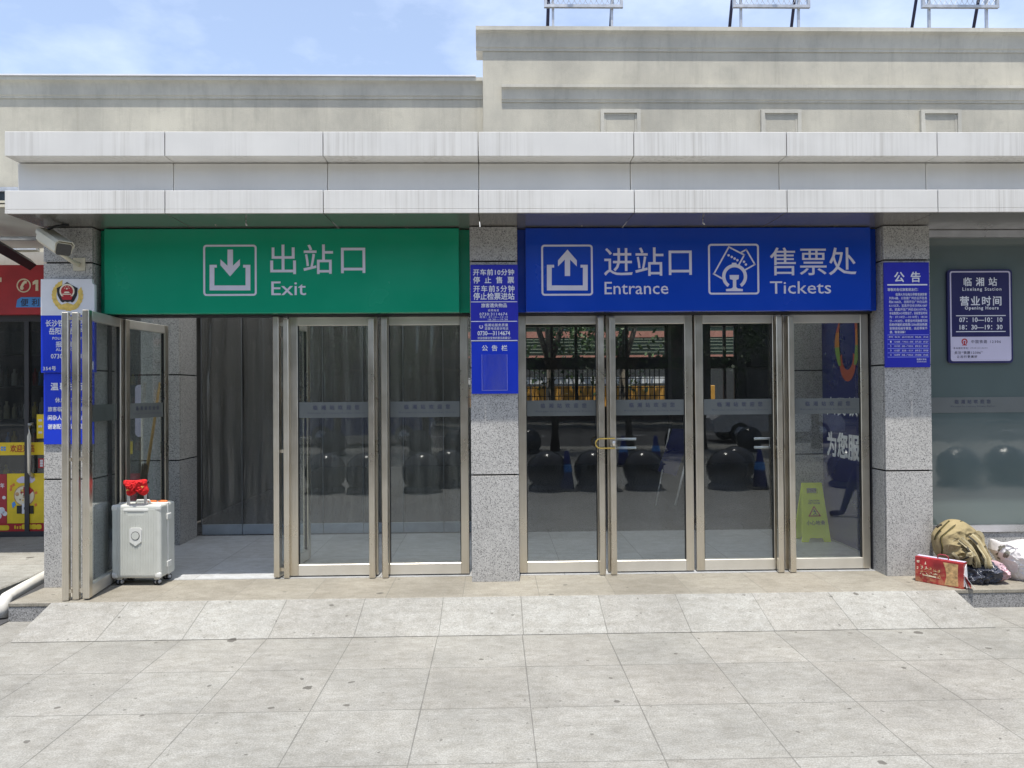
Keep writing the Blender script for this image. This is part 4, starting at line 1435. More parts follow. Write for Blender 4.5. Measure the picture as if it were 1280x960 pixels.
mb = MB()
sign_outline(mb, -0.008, 0.008, tilt)
mb.build('front_panel', M['lime'], t, local=True)
mb = MB()
sign_outline(mb, -0.008, 0.008, tilt_b)
mb.build('back_panel', M['lime'], t, local=True)
mb = Lines(t, M['dark_text'], 'text_line', True)
mb.text('CAUTION', -0.05, 0.418, 0.06, 0.436, -0.0085, 0.02, mtx=tilt)
mb.text('WET FLOOR', -0.058, 0.392, 0.066, 0.410, -0.0085, 0.02, mtx=tilt)
mb.text('小心地滑', -0.092, 0.175, 0.10, 0.222, -0.0085, 0.012, mtx=tilt)
mb = MB().use(M['red'])
for p, q in (((0.0, 0.365), (-0.056, 0.272)), ((-0.06, 0.269), (0.06, 0.269)), ((0.056, 0.272), (0.0, 0.365))):
    pv, qv = Vector(p), Vector(q)
    d = (qv - pv).normalized()
    s = Vector((-d.y, d.x)) * 0.005
    mb.prism([tuple(pv + s - d * .004), tuple(qv + s + d * .004), tuple(qv - s + d * .004), tuple(pv - s - d * .004)], -0.0102, -0.0085, mtx=tilt)
mb.use(M['dark_text'])
for p, q, w in (((-0.006, 0.335), (0.004, 0.322), 0.012), ((0.0, 0.322), (0.012, 0.298), 0.009), ((0.012, 0.298), (-0.014, 0.282), 0.007), ((0.012, 0.298), (0.03, 0.280), 0.007), ((0.0, 0.318), (-0.016, 0.308), 0.006), ((0.003, 0.318), (0.022, 0.312), 0.006)):
    pv, qv = Vector(p), Vector(q)
    d = (qv - pv).normalized()
    s = Vector((-d.y, d.x)) * w / 2
    mb.prism([tuple(pv + s), tuple(qv + s), tuple(qv - s), tuple(pv - s)], -0.0098, -0.0085, mtx=tilt)
mb.build('warning_triangle', None, t, local=True)

# ================================================================== bags by the right pillar
# red carton
t = thing('gift_carton', 'red and gold printed gift carton with a torn white end', 'box', (3.628, 5.968, PZ + 0.001), R(-51))
bl, bh, bd = 0.36, 0.205, 0.085
carton_m, n, l, b = nodes_of('worn printed carton')
f = noise_tex(n, l, 9, 5, 0.6)
c = ramp(n, l, f, 0.35, (0.20, 0.008, 0.012), 0.65, (0.45, 0.022, 0.028))
gx = n.new('ShaderNodeTexCoord')
gs = n.new('ShaderNodeSeparateXYZ')
l.new(gx.outputs['Object'], gs.inputs[0])
haze_m = math_n(n, l, 'MULTIPLY', ramp(n, l, gs.outputs['Z'], 0.02, 1.0, 0.15, 0.0), ramp(n, l, noise_tex(n, l, 26, 5, 0.7), 0.42, 0.0, 0.6, 0.65))
c = mix_rgb(n, l, 'MIX', haze_m, c, (0.50, 0.27, 0.13))
l.new(c, b.inputs['Base Color'])
b.inputs['Roughness'].default_value = 0.4
MB().box(-bl / 2, bl / 2, -bd / 2, bd / 2, 0, bh, 0.003).build('carton', carton_m, t, local=True)
yf = -bd / 2 - 0.0008
MB().prism([(0.045, 0.012), (0.145, 0.012), (0.14, 0.10), (0.145, 0.19), (0.035, 0.19), (0.052, 0.14), (0.058, 0.08)], yf - 0.0006, yf).build('picture', mat('carton picture', (0.46, 0.29, 0.13), 0.5, var=0.55, scale=34), t, local=True)
mb = MB().use(M['tan'])
rr_ = random.Random(3)
for k in range(5):
    for j in range(2):
        x, z = -0.128 + k * 0.033, 0.125 - j * 0.045 - k * 0.003
        for q in range(6):                                           # worn gold strokes, no longer legible
            a = rr_.choice((0, 90, 45, 135, 0, 90))
            u, v = x + rr_.uniform(-0.011, 0.011), z + rr_.uniform(-0.015, 0.015)
            ll = rr_.uniform(0.005, 0.011)
            mb.use(rr_.choice((M['tan'], M['tan'], M['cream'])))
            mb.line((u - ll * math.cos(R(a)), v - ll * math.sin(R(a))), (u + ll * math.cos(R(a)), v + ll * math.sin(R(a))), 0.003, yf - 0.0008 - q * 0.0001, yf)
mb.use(M['cream'])
for x, z, w in ((-0.165, 0.168, 0.022), (-0.165, 0.158, 0.018), (-0.165, 0.115, 0.012), (-0.165, 0.103, 0.010), (-0.12, 0.058, 0.10)):
    mb.prism([(x, z), (x + w, z - w * 0.05), (x + w, z + 0.005), (x, z + 0.006)], yf - 0.0009, yf)
mb.prism([(-0.105, 0.15), (-0.098, 0.175), (-0.092, 0.15)], yf - 0.0009, yf)
mb.build('gold_print', None, t, local=True)
mb = MB().use(M['white'])
mb.prism([(-0.035, 0.02), (0.03, 0.01), (0.038, 0.10), (0.02, 0.19), (-0.012, 0.165), (-0.03, 0.10)], -0.004, 0.0, mtx=Matrix.Translation((bl / 2 + 0.001, 0, 0)) @ Matrix.Rotation(R(90), 4, 'Z'))
for q in range(3):
    m4 = Matrix.Translation((bl / 2 + 0.012 + q * 0.013, 0.0, 0.05)) @ Matrix.Rotation(R(90 + q * 14), 4, 'Z') @ Matrix.Rotation(R(-14 - q * 11), 4, 'X')
    mb.use(M['white'] if q != 1 else M['red'])
    mb.prism([(-0.035, -0.04), (0.03, -0.045 + q * 0.01), (0.034, 0.05), (0.012, 0.12 - q * 0.02), (-0.008, 0.06), (-0.02, 0.09)], -0.001, 0.001, mtx=m4)
mb.build('torn_flap', None, t, local=True)
mb = MB()
mb.box(-bl / 2 + 0.002, bl / 2 - 0.002, -0.006, bd / 2 - 0.004, bh + 0.0005, bh + 0.0025)  # highlight along the carton top, laid on as pale colour
mb.build('lid_highlight', M['lavender'], t, local=True)
MB().tube([(-0.02, 0, bh), (-0.018, 0, bh + 0.026), (0.0, 0, bh + 0.036), (0.04, 0, bh + 0.036), (0.058, 0, bh + 0.024), (0.06, 0, bh)], 0.005, 8).build('carry_handle', mat('dull red handle', (0.30, 0.03, 0.05), 0.5), t, local=True)


def blob(mb, c, r, rot=(0, 0, 0), amp=0.12, freq=2.0, seed=0, power=2.6, sub=5, flat=None, crease=0.0, cfreq=5.0):
    """soft lumpy sack: a rounded box pulled about by two sizes of noise, flat where it rests"""
    t_ = bmesh.new()
    bmesh.ops.create_icosphere(t_, subdivisions=sub, radius=1.0)
    from mathutils import Euler
    e = Euler([R(a) for a in rot]).to_matrix()
    for v in t_.verts:
        p = v.co.normalized()
        k = (abs(p.x) ** power + abs(p.y) ** power + abs(p.z) ** power) ** (-1 / power)
        q = p * k
        n_ = noise.fractal(p * freq + Vector((seed, seed * 1.7, 0)), 0.8, 2.1, 4) * amp
        if crease:
            ridge = 1 - abs(noise.noise(p * cfreq + Vector((seed + 4, 0, seed)) + Vector((noise.noise(p * 3), 0, noise.noise(p * 3.3 + Vector((7, 7, 7)))))) * 2.2)
            n_ += crease * (max(0, ridge) ** 3 - 0.25)
        q = q * (1 + n_)
        w = e @ Vector((q.x * r[0], q.y * r[1], q.z * r[2])) + Vector(c)
        if flat is not None and w.z < flat:
            w.z = flat + (w.z - flat) * 0.03
        v.co = w
    mb._take(t_, smooth=True)


def strip(mb, path, w, th, nrm=(0, -1, 0), wv=None):
    """flat strap along a path; nrm = the way its face looks"""
    path = [Vector(p) for p in path]
    rows = []
    for i, p in enumerate(path):
        d = (path[min(i + 1, len(path) - 1)] - path[max(i - 1, 0)]).normalized()
        nn = Vector(nrm) if not isinstance(nrm, list) else Vector(nrm[i])
        s = d.cross(nn).normalized()
        nn = s.cross(d).normalized()
        ww = (wv[i] if wv else w) / 2
        rows.append([mb.bm.verts.new(p + s * a * ww + nn * b_ * th / 2) for a, b_ in ((-1, -1), (1, -1), (1, 1), (-1, 1))])
    for a, c in zip(rows, rows[1:]):
        for k in range(4):
            f = mb.bm.faces.new((a[k], a[(k + 1) % 4], c[(k + 1) % 4], c[k]))
            f.material_index = mb.mi
            f.smooth = False
    for rw in (rows[0][::-1], rows[-1]):
        f = mb.bm.faces.new(rw)
        f.material_index = mb.mi


def smooth_path(pts, n_=8):
    pts = [Vector(p) for p in pts]
    out = []
    P_ = [pts[0]] + pts + [pts[-1]]
    for i in range(1, len(P_) - 2):
        for k in range(n_):
            u = k / n_
            a, b_, c, d = P_[i - 1], P_[i], P_[i + 1], P_[i + 2]
            out.append(0.5 * ((2 * b_) + (-a + c) * u + (2 * a - 5 * b_ + 4 * c - d) * u * u + (-a + 3 * b_ - 3 * c + d) * u ** 3))
    out.append(pts[-1])
    return out


def inflate(mb, outline, yc, front, back, seed=0, amp=0.05, crease=0.06, freq=9.0, power=2.4, n_ang=120, n_rad=34, folds=()):
    """a stuffed bag: an outline in x-z blown up to front and back, with folds; returns nothing"""
    pts = smooth_path([Vector((p[0], 0, p[1])) for p in outline] + [Vector((outline[0][0], 0, outline[0][1]))], 8)[:-1]
    # resample by length
    ln = [0.0]
    for a, b_ in zip(pts, pts[1:] + pts[:1]):
        ln.append(ln[-1] + (b_ - a).length)
    out, j = [], 0
    for k in range(n_ang):
        d = ln[-1] * k / n_ang
        while ln[j + 1] < d:
            j += 1
        u = (d - ln[j]) / max(1e-9, ln[j + 1] - ln[j])
        out.append(pts[j].lerp(pts[(j + 1) % len(pts)], u))
    c = sum(out, Vector((0, 0, 0))) / n_ang
    t_ = bmesh.new()
    for side, depth in ((-1, front), (1, back)):
        rings = []
        for i in range(n_rad + 1):
            r = math.sin((i / n_rad) * math.pi / 2) if i else 0.0
            row = []
            for k in range(n_ang if i else 1):
                o = c + (out[k] - c) * r if i else c.copy()
                h = depth * max(0.0, 1 - r ** power) ** 0.5
                q = Vector((o.x, side * 1.3 * h, o.z))
                fade = 1 - r ** 6
                nn = noise.fractal(q * freq * 0.45 + Vector((seed, 2 * seed, 0)), 0.8, 2.1, 4) * amp * depth * 2
                wv = Vector((noise.noise(q * freq * 0.5 + Vector((seed + 9, 0, 0))), 0, noise.noise(q * freq * 0.5 + Vector((0, seed + 5, 0))))) * 0.6
                rd = 1 - abs(noise.noise(q * freq + wv + Vector((0, seed, 3)))) * 3.0
                nn += crease * depth * max(0, rd) ** 2
                rd2 = 1 - abs(noise.noise(q * freq * 2.3 + wv + Vector((4, seed, 3)))) * 3.0
                nn += crease * 0.4 * depth * max(0, rd2) ** 2
                row.append(t_.verts.new((o.x + nn * 0.15 * fade, yc + side * (h + nn * fade), o.z + nn * 0.2 * fade)))
            rings.append(row)
        for a, b_ in zip(rings, rings[1:]):
            for k in range(n_ang):
                k2 = (k + 1) % n_ang
                vs_ = (a[0], b_[k2], b_[k]) if len(a) == 1 else (a[k], a[k2], b_[k2], b_[k])
                t_.faces.new(vs_ if side > 0 else vs_[::-1])
    bmesh.ops.remove_doubles(t_, verts=t_.verts, dist=0.0004)
    bmesh.ops.recalc_face_normals(t_, faces=t_.faces)
    mb._take(t_, smooth=True)


from mathutils.bvhtree import BVHTree
cx8 = lambda u, v: (1140 + u / 7.386, 630 + v / 7.386)


def outline_px(pts, Y):
    return [at(*cx8(*p), Y) for p in pts]


def skin_hit(tree, uv, lift=0.004):
    """where the line of sight of a photograph pixel meets the skin of a bag, and the way the skin faces there"""
    px, py = cx8(*uv)
    d = (CAM_R.to_3x3() @ Vector(((px - 640) / F_PX, -(py - 480) / F_PX, -1))).normalized()
    o = Vector((0, 0, CAM_H))
    h, nrm, _, _ = tree.ray_cast(o, d)
    if h is None:
        h, nrm, _, _ = tree.find_nearest(o + d * 7.1)
    if nrm.dot(d) > 0:
        nrm = -nrm
    return h + nrm * lift, nrm


def draped(mb, tree, uvs, w, th, lift=0.004, droop=None):
    hits = [skin_hit(tree, p, lift) for p in uvs]
    pts = [h[0] for h in hits]
    if droop:
        pts = [p + Vector(droop) * (i / (len(pts) - 1)) for i, p in enumerate(pts)]
    path = smooth_path(pts, 5)
    nr = [h[1] for h in hits]
    nrm = []
    for i in range(len(path)):
        u = i / (len(path) - 1) * (len(nr) - 1)
        k = min(int(u), len(nr) - 2)
        nrm.append(nr[k].lerp(nr[k + 1], u - k).normalized())
    strip(mb, path, w, th, nrm)


# red knitted wrap hanging on the trolley grip
cr = lambda u, v: (130 + u / 6.4, 590 + v / 6.4)
mb = MB().use(M['cloth_red'])
inflate(mb, [at(*cr(*p), 6.25) for p in ((148, 78), (165, 66), (240, 68), (325, 60), (342, 80), (340, 110), (352, 155), (322, 188), (285, 178), (268, 135), (252, 112), (240, 130), (242, 172), (205, 192), (178, 180), (172, 130), (152, 100))],
        6.262, 0.038, 0.035, 14, 0.16, 0.35, 30.0, 2.6)
mb.use(M['gold'])
for u, v in ((182, 145), (190, 150), (176, 150), (298, 130), (305, 122), (294, 120)):
    p0_, p1_ = at(*cr(u, v), 6.222), at(*cr(u + 9, v - 5), 6.222)
    mb.tube([(p0_[0], 6.226, p0_[1]), (p1_[0], 6.226, p1_[1])], 0.003, 5)
tag(mb.build('handle_cover'), 'red knitted cover hanging over the raised suitcase handle', 'handle cover')

# backpack, slumped over with its harness towards the viewer
t = thing('backpack', 'khaki canvas backpack slumped on a dark plastic bag beside the carton', 'backpack', (3.98, 6.15, 0.26))
mb = MB()
inflate(mb, outline_px([(198, 330), (206, 272), (255, 205), (335, 148), (430, 146), (500, 180), (560, 228), (600, 290), (655, 400), (700, 500), (735, 590), (700, 640), (600, 640),
                        (500, 600), (400, 570), (300, 540), (232, 470), (205, 400)], 6.16), 6.16, 0.15, 0.13, 3, 0.06, 0.17, 8.0, 3.0, 150, 50)
body = mb.build('pack_body', M['khaki'], t)
bmv = [v.co + t.location for v in body.data.vertices]
tree = BVHTree.FromPolygons(bmv, [tuple(p.vertices) for p in body.data.polygons])
for pts in ([(458, 160), (385, 208), (315, 268), (272, 305), (266, 345), (280, 400), (276, 470)], [(345, 158), (292, 208), (232, 275), (210, 330)]):
    mb = MB()
    draped(mb.use(M['olive']), tree, pts, 0.016, 0.003, 0.002)
    draped(mb.use(M['zip']), tree, pts, 0.006, 0.003, 0.005)
    mb.build('zip', None, t)
for pts, w in (([(440, 320), (490, 375), (530, 440), (560, 510), (575, 580), (560, 640), (530, 690)], 0.050), ([(520, 288), (580, 350), (620, 420), (645, 490), (672, 560), (705, 625)], 0.058)):
    mb = MB()
    draped(mb.use(M['zip']), tree, [(u - 16, v + 8) for u, v in pts], 0.014, 0.008, 0.018, (0, -0.05, 0))
    draped(mb.use(M['khaki_trim']), tree, pts, w, 0.006, 0.022, (0, -0.05, 0))
    draped(mb.use(M['khaki']), tree, pts, w * 0.4, 0.003, 0.0275, (0, -0.05, 0))
    mb.build('shoulder_strap', None, t)
mb = MB()
draped(mb, tree, [(375, 450), (412, 490), (440, 545), (460, 600), (480, 655)], 0.022, 0.004, 0.008, (0, -0.06, 0))
mb.build('compression_strap', M['khaki_trim'], t)
q = [at(*cx8(u, v), 6.12) for u, v in ((590, 275), (615, 262), (645, 290), (652, 340), (640, 380))]
mb = MB()
strip(mb, smooth_path([Vector((p[0], 6.12, p[1])) for p in q], 5), 0.03, 0.010)
mb.build('haul_loop', M['khaki_trim'], t)
q = [at(*cx8(u, v), 6.1) for u, v in ((228, 215), (250, 198), (272, 190))]
MB().tube([Vector((p[0], 6.10, p[1])) for p in q], 0.010, 8).build('buckle', M['zip'], t)
mb = MB()
draped(mb, tree, [(300, 470), (340, 480), (380, 500), (420, 540)], 0.006, 0.002, 0.002)
draped(mb, tree, [(430, 310), (380, 340), (340, 380), (330, 440)], 0.004, 0.002, 0.001)
mb.build('seam', M['khaki_trim'], t)
q = [at(*cx8(u, v), 6.0) for u, v in ((560, 660), (555, 700), (520, 705), (490, 720), (480, 690))]
MB().tube(smooth_path([Vector((p[0], 5.99, max(p[1], PZ + 0.02))) for p in q], 4), 0.004, 6).build('cord', M['lavender'], t)

# dark plastic bag under the backpack
t = thing('plastic_bag', 'shiny dark blue plastic bag with a pink end squashed under the backpack', 'bag', (4.0, 6.05, PZ))
mb = MB()
inflate(mb, outline_px([(375, 620), (430, 560), (560, 560), (660, 530), (730, 520), (790, 560), (800, 640), (760, 700), (640, 735), (520, 768), (450, 755), (395, 700)], 6.05), 6.05, 0.12, 0.10, 5, 0.10, 0.35, 11.0, 2.2, 140, 44)
mb.build('bag_body', mat('dark shiny bag film', (0.05, 0.055, 0.075), 0.2, var=0.6, scale=7, bmp=0.35, bscale=24), t)
mb = MB()
inflate(mb, outline_px([(690, 560), (740, 522), (790, 530), (835, 590), (855, 640), (840, 680), (790, 705), (740, 690), (700, 640)], 6.03), 6.03, 0.10, 0.08, 8, 0.10, 0.3, 13.0, 2.2)
mb.build('bag_end', mat('pale pink bag film', (0.50, 0.34, 0.38), 0.25, var=0.4, scale=12, bmp=0.35, bscale=26), t)

# white sack
t = thing('white_sack', 'full white plastic sack with dark printing at the right end of the platform', 'bag', (4.5, 6.15, PZ))
mb = MB()
inflate(mb, outline_px([(722, 420), (740, 330), (770, 335), (820, 355), (880, 360), (960, 340), (1100, 330), (1230, 350), (1310, 420), (1330, 540), (1300, 660), (1200, 715), (1040, 725), (920, 715), (860, 660),
                        (815, 560), (770, 480)], 6.14), 6.14, 0.17, 0.14, 2, 0.09, 0.26, 9.0, 2.6, 190, 60)
sack_o = mb.build('sack_body', M['bag_white'], t)
stree = BVHTree.FromPolygons([v.co + t.location for v in sack_o.data.vertices], [tuple(p.vertices) for p in sack_o.data.polygons])
mb = MB()
for pts, w in (([(780, 470), (800, 430), (830, 400), (858, 385)], 0.016), ([(790, 495), (815, 505)], 0.02), ([(850, 490), (862, 455), (890, 435)], 0.02), ([(868, 492), (888, 470), (900, 440)], 0.016), ([(800, 400), (825, 388)], 0.012), ([(860, 470), (885, 455)], 0.02)):
    draped(mb, stree, pts, w, 0.002, 0.002)
mb.build('print', M['bag_print'], t)

# ================================================================== shop on the left
sh = thing('corner_shop', 'small shop front with dark glass to the left of the entrance', 'shop', (-5.6, 8.75, 0.1))
box_obj('wall', M['stucco'], -8, -3.78, 8.95, 9.12, 2.85, 3.45, parent=sh)
box_obj('glass_front', glass('shop glass', (0.62, 0.64, 0.63), 1.55, 0.04), -8, -3.80, 8.76, 8.772, 0.16, 2.70, parent=sh)
mb = MB().use(M['dark_metal']).box(-8, -3.80, 8.735, 8.80, 2.60, 2.68).box(-8, -3.80, 8.735, 8.80, 0.10, 0.16)
for x in (-6.9, -5.44, -4.6, -3.85):
    mb.box(x - 0.025, x + 0.025, 8.737, 8.798, 0.1605, 2.5995)
mb.build('frame', None, sh)
mb = MB().use(M['hall_wall'])
mb.box(-8, -3.80, 11.5, 11.6, 0.1, 2.85).box(-8.1, -8.0, 8.8, 11.5, 0.1, 2.85).box(-3.80, -3.765, 8.8, 11.5, 0.1, 2.85).box(-8, -3.8, 8.81, 11.5, 2.72, 2.85)
mb.build('shop_room', None, sh)
tag(MB().use(M['concrete']).box(-8, -3.80, 8.7405, 11.49, 0.0, 0.101).build('shop_floor'), kind='structure')
mb = MB().use(M['dark_metal'])
for z in (0.5, 0.95, 1.4, 1.85, 2.3):
    mb.box(-7.5, -4.0, 10.2, 10.6, z, z + 0.02)
shelf = mb.build('shelf', None, sh)
mb = MB()
cols = [M['white'], M['red'], M['cream'], M['sky_blue'], M['yellow'], M['train_green'], M['window_far']]
for z in (0.52, 0.97, 1.42, 1.87):
    x = -7.3
    while x < -4.1:
        w = random.uniform(0.06, 0.1)
        mb.use(random.choice(cols))
        h = random.uniform(0.14, 0.3)
        mb.lathe([(w * 0.42, 0), (w * 0.42, h * 0.7), (w * 0.18, h * 0.82), (w * 0.18, h), (0, h)], (x, 10.28, z + 0.001), 8)
        x += w + 0.012
o = mb.build('shop_goods')
tag(o, 'rows of bottles and packets on the shelves behind the dark shop glass', 'goods', kind='stuff')

t = thing('shop_banner', 'faded red shop banner with a telephone sign and a blue 便利 tag', 'sign', (-5.5, 8.7, 2.67))
box_obj('panel', M['shop_red'], -8, -3.85, 8.64, 8.73, 2.672, 3.243, 0.004, t)
SB = 8.6395
mb = MB()
c = at(29.8, 357, SB)
q_ = SB / F_PX
mb.ring(c[0], c[1], 7.2 * q_, 8.6 * q_, SB - 0.004, SB, seg=32)
mb.prism([at(*p, SB) for p in ((31, 350.5), (33.8, 351.5), (33.2, 354.5), (31.2, 354.3), (28.8, 358.6), (30.2, 360), (28.2, 362.6), (25.2, 361.5), (25.4, 358.5), (28, 353.5))], SB - 0.004, SB)
mb.build('telephone_mark', M['cream'], t)
MB().prism([at(*p, SB) for p in ((44.2, 350), (48, 350), (48, 363.5), (44.6, 363.5), (44.6, 354.6), (41, 356.2), (41, 352.6))], SB - 0.004, SB).build('numeral', M['cream'], t)
mb = Lines(t, M['cream'], 'numeral')
mb.pbox(-9, 347, 2, 352.5, SB, 0.004)
x0, z1 = at(20, 371.5, SB)
x1, z0 = at(70, 384, SB)
mb = MB().use(M['sky_blue']).prism([(x0, z0), (x1, z0), (x1, z1), (x0 + 0.06, z1), (x0 + 0.015, z1 - 0.03)], SB - 0.003, SB)
mb.build('blue_tag', None, t)
MB().ptext('便利店', 26, 373.5, 63, 382.5, SB - 0.0032, 0.012).build('tag_lettering', M['dark_text'], t)

YS = 8.755
x0, z1 = at(-30, 553.5, YS)
x1, z0 = at(166, 567.5, YS)
t = thing('welcome_strip', 'yellow 欢迎光临 strip stuck across the dark shop glass', 'sticker', (-5.5, YS, z0))
box_obj('strip', M['yellow'], x0, x1, YS - 0.002, YS, z0, z1, parent=t)
MB().ptext('欢迎光临', 13, 556, 43, 565, YS - 0.0025, 0.012).build('lettering', M['red'], t)
mb = MB()
for a, b_ in ((1, 558.3), (4.6, 558.3), (1, 561.2), (4.6, 561.2)):
    mb.pbox(a, b_, a + 2.7, b_ + 2.2, YS - 0.0025)
mb.build('blue_window_mark', M['sky_blue'], t)

x0, z1 = at(9, 592, YS)
x1, z0 = at(56, 654, YS)
t = thing('noodle_poster', 'yellow food poster with a round bowl picture at the foot of the shop glass', 'poster', (-5.4, YS, z0))
box_obj('sheet', M['yellow'], x0, x1, YS - 0.002, YS, z0, z1, parent=t)
mb = MB()
PO = YS - 0.0022
k_ = YS / F_PX
c = at(30.5, 619.5, PO)
mb.use(M['tan']).disc(c[0], c[1], 12.8 * k_, PO - 0.001, PO, 28)
mb.use(M['cream']).disc(c[0], c[1], 11.6 * k_, PO - 0.002, PO - 0.001, 28)
rr_ = random.Random(5)
for q in range(26):
    a, r_ = rr_.uniform(0, 6.28), rr_.uniform(0, 9.3) * k_
    mb.use(rr_.choice([M['tan'], M['gold'], M['cream'], M['red'], M['khaki']]))
    mb.disc(c[0] + r_ * math.cos(a), c[1] + r_ * math.sin(a), rr_.uniform(1.0, 2.6) * k_, PO - 0.003 - q * 0.00005, PO - 0.002, 9)
mb.use(M['red']).prism([at(*p, PO) for p in ((29.5, 608.5), (36, 607.5), (42.5, 613), (36, 619), (31.5, 622.5), (29.5, 616))], PO - 0.0048, PO - 0.0038)
mb.use(M['white'])
mb.pbox(27.5, 629.5, 35.5, 642, PO - 0.006)
mb.use(M['zip']).pbox(21, 632, 27.3, 642, PO - 0.0055).pbox(35.7, 632, 42, 642, PO - 0.0055)
mb.use(M['train_green']).pbox(30, 634, 32.5, 637, PO - 0.0078)
mb.use(M['sky_blue']).prism([at(*p, PO) for p in ((15, 629), (18, 626.5), (20, 631), (16, 635.5))], PO - 0.003, PO)
mb.use(M['orange'])
for u, v in ((14, 608), (17, 606), (45, 616), (44.5, 631), (13.5, 612)):
    mb.prism([at(*p, PO) for p in ((u - 1.6, v - 1), (u + 1, v - 2.2), (u + 1.8, v + 1), (u - 0.8, v + 2.2))], PO - 0.002, PO)
mb.use(M['lavender'])
mb.prism([at(*p, PO) for p in ((22, 598.5), (27, 595.5), (43, 596), (44, 600), (40, 603.5), (24, 603.8), (20.5, 601.5))], PO - 0.002, PO)
mb.build('bowl_picture', None, t)

x0, z1 = at(-30, 593, YS)
x1, z0 = at(8.6, 654, YS)
t = thing('red_food_poster', 'red food poster with pale dumplings left of the yellow bowl poster', 'poster', (-6, YS, z0))
box_obj('sheet', M['shop_red'], x0, x1, YS - 0.002, YS, z0, z1, parent=t)
mb = MB().use(M['white'])
for u, v, r_ in ((2, 638, 4), (6, 642, 3), (-2, 645, 4), (5, 622, 2.2), (-6, 636, 4)):
    c = at(u, v, PO)
    mb.disc(c[0], c[1], r_ * k_, PO - 0.001, PO, 14)
mb.ptext('年', 0.5, 604, 5.5, 610, PO, 0.02)
mb.build('print', None, t)
x0, z1 = at(-30, 654.6, YS)
x1, z0 = at(56, 664.5, YS)
t = thing('red_offer_strip', 'red strip with yellow rounded marks under the shop posters', 'sticker', (-5.5, YS, z0))
box_obj('strip', M['red'], x0, x1, YS - 0.002, YS, z0, z1, parent=t)
mb = MB().use(M['yellow'])
for u0, u1, v in ((-6, 11.5, 659.8), (27, 34, 658.5), (33, 40, 658.5), (39, 46, 658.5), (45, 52, 658.5)):
    a, zt_ = at(u0, v - 3, PO)
    b_, zb_ = at(u1, v + 3, PO)
    mb.prism(rounded(a, zb_, b_, zt_, 0.022), PO - 0.001 - 0.0002 * (int(u0) % 5), PO)
for u in (18, 21, 24.5):
    mb.pbox(u, 657 + (u % 2), u + 1.8, 661, PO)
mb.build('yellow_marks', None, t)
x0, z1 = at(-30, 665, YS)
x1, z0 = at(56, 674.5, YS)
tag(box_obj('window_base_panel', mat('scuffed blue grey panel', (0.16, 0.22, 0.27), 0.5, var=0.7, scale=9), x0, x1, YS - 0.003, YS, z0, z1), 'scuffed blue grey kick panel at the very foot of the shop glass', 'panel')
# tall pull handle and small stickers of the shop door
q = [at(36.5, 545, 8.70), at(36.5, 590, 8.70), at(39, 597, 8.72)]
MB().tube([(at(36.5, 470, 8.7)[0], 8.755, at(36.5, 530, 8.7)[1]), (q[0][0], 8.70, at(36.5, 530, 8.7)[1]), (q[0][0], 8.70, q[0][1]), (q[1][0], 8.70, q[1][1]), (q[2][0], 8.755, q[2][1])], 0.02, 10).build('pull_handle', M['steel_cool'], sh)
for (a, b_, c_, d), m_, lb in (((46, 518, 55, 548), 'yellow', 'yellow upright sticker on the shop glass beside the pull handle'), ((48, 573, 56, 585), 'red', 'small red sticker on the shop glass below the yellow strip')):
    x0, z1 = at(a, b_, YS)
    x1, z0 = at(c_, d, YS)
    mb = MB().use(M[m_]).box(x0, x1, YS - 0.002, YS, z0, z1)
    mb.use(M['white'])
    for k in range(3):
        zc = z0 + (z1 - z0) * (0.25 + 0.25 * k)
        mb.box(x0 + 0.02, x1 - 0.02, YS - 0.003, YS - 0.0021, zc - 0.012, zc + 0.012)
    tag(mb.build('sticker'), lb, 'sticker', 'small stickers on the shop glass')
x0, z1 = at(169, 481, YS)
x1, z0 = at(184, 546, YS)
tag(MB().prism(rounded(x0, z0, x1, z1, 0.05), YS - 0.004, YS).build('notice_plate', M['lavender']), 'white rounded plate on the shop glass seen through the open doorway leaf', 'notice')
x0, z1 = at(150, 592, YS)
x1, z0 = at(186, 655, YS)
t = thing('red_shop_poster', 'dark red poster on the shop glass seen between the suitcase handle and the granite pillar', 'poster', (-4.1, YS, z0))
box_obj('sheet', M['shop_red'], x0, x1, YS - 0.002, YS, z0, z1, parent=t)
box_obj('yellow_edge', M['yellow'], x0, x0 + 0.05, YS - 0.004, YS - 0.0022, z0, z1, parent=t)

# awning over the shop yard
t = thing('shop_awning', 'grubby pale sheet awning on a dark slanting beam over the shop yard', 'awning', (-5.8, 7.8, 3.4))
mb = MB().extrude_x([(6.9, 3.50), (6.9, 3.512), (8.72, 3.462), (8.72, 3.45)], -9, -3.95)
mb.build('sheet', M['awning'], t)
pa, pb = at(-12, 302, 7.6), at(38, 331, 8.5)
MB().tube([(pa[0], 7.6, pa[1]), (pb[0], 8.5, pb[1])], 0.065, 4, smooth=False).build('beam', M['dark_metal'], t)
pa, pb = at(-12, 298, 7.4), at(45, 298, 7.4)
MB().tube([(pa[0], 7.4, pa[1]), (pb[0], 7.4, pb[1])], 0.022, 8).build('pipe_rail', M['galv'], t)
pa = at(-12, 281, 6.95)
MB().box(-9, -3.95, 6.90, 6.94, 3.475, 3.535).build('edge_strip', M['ivory'], t)

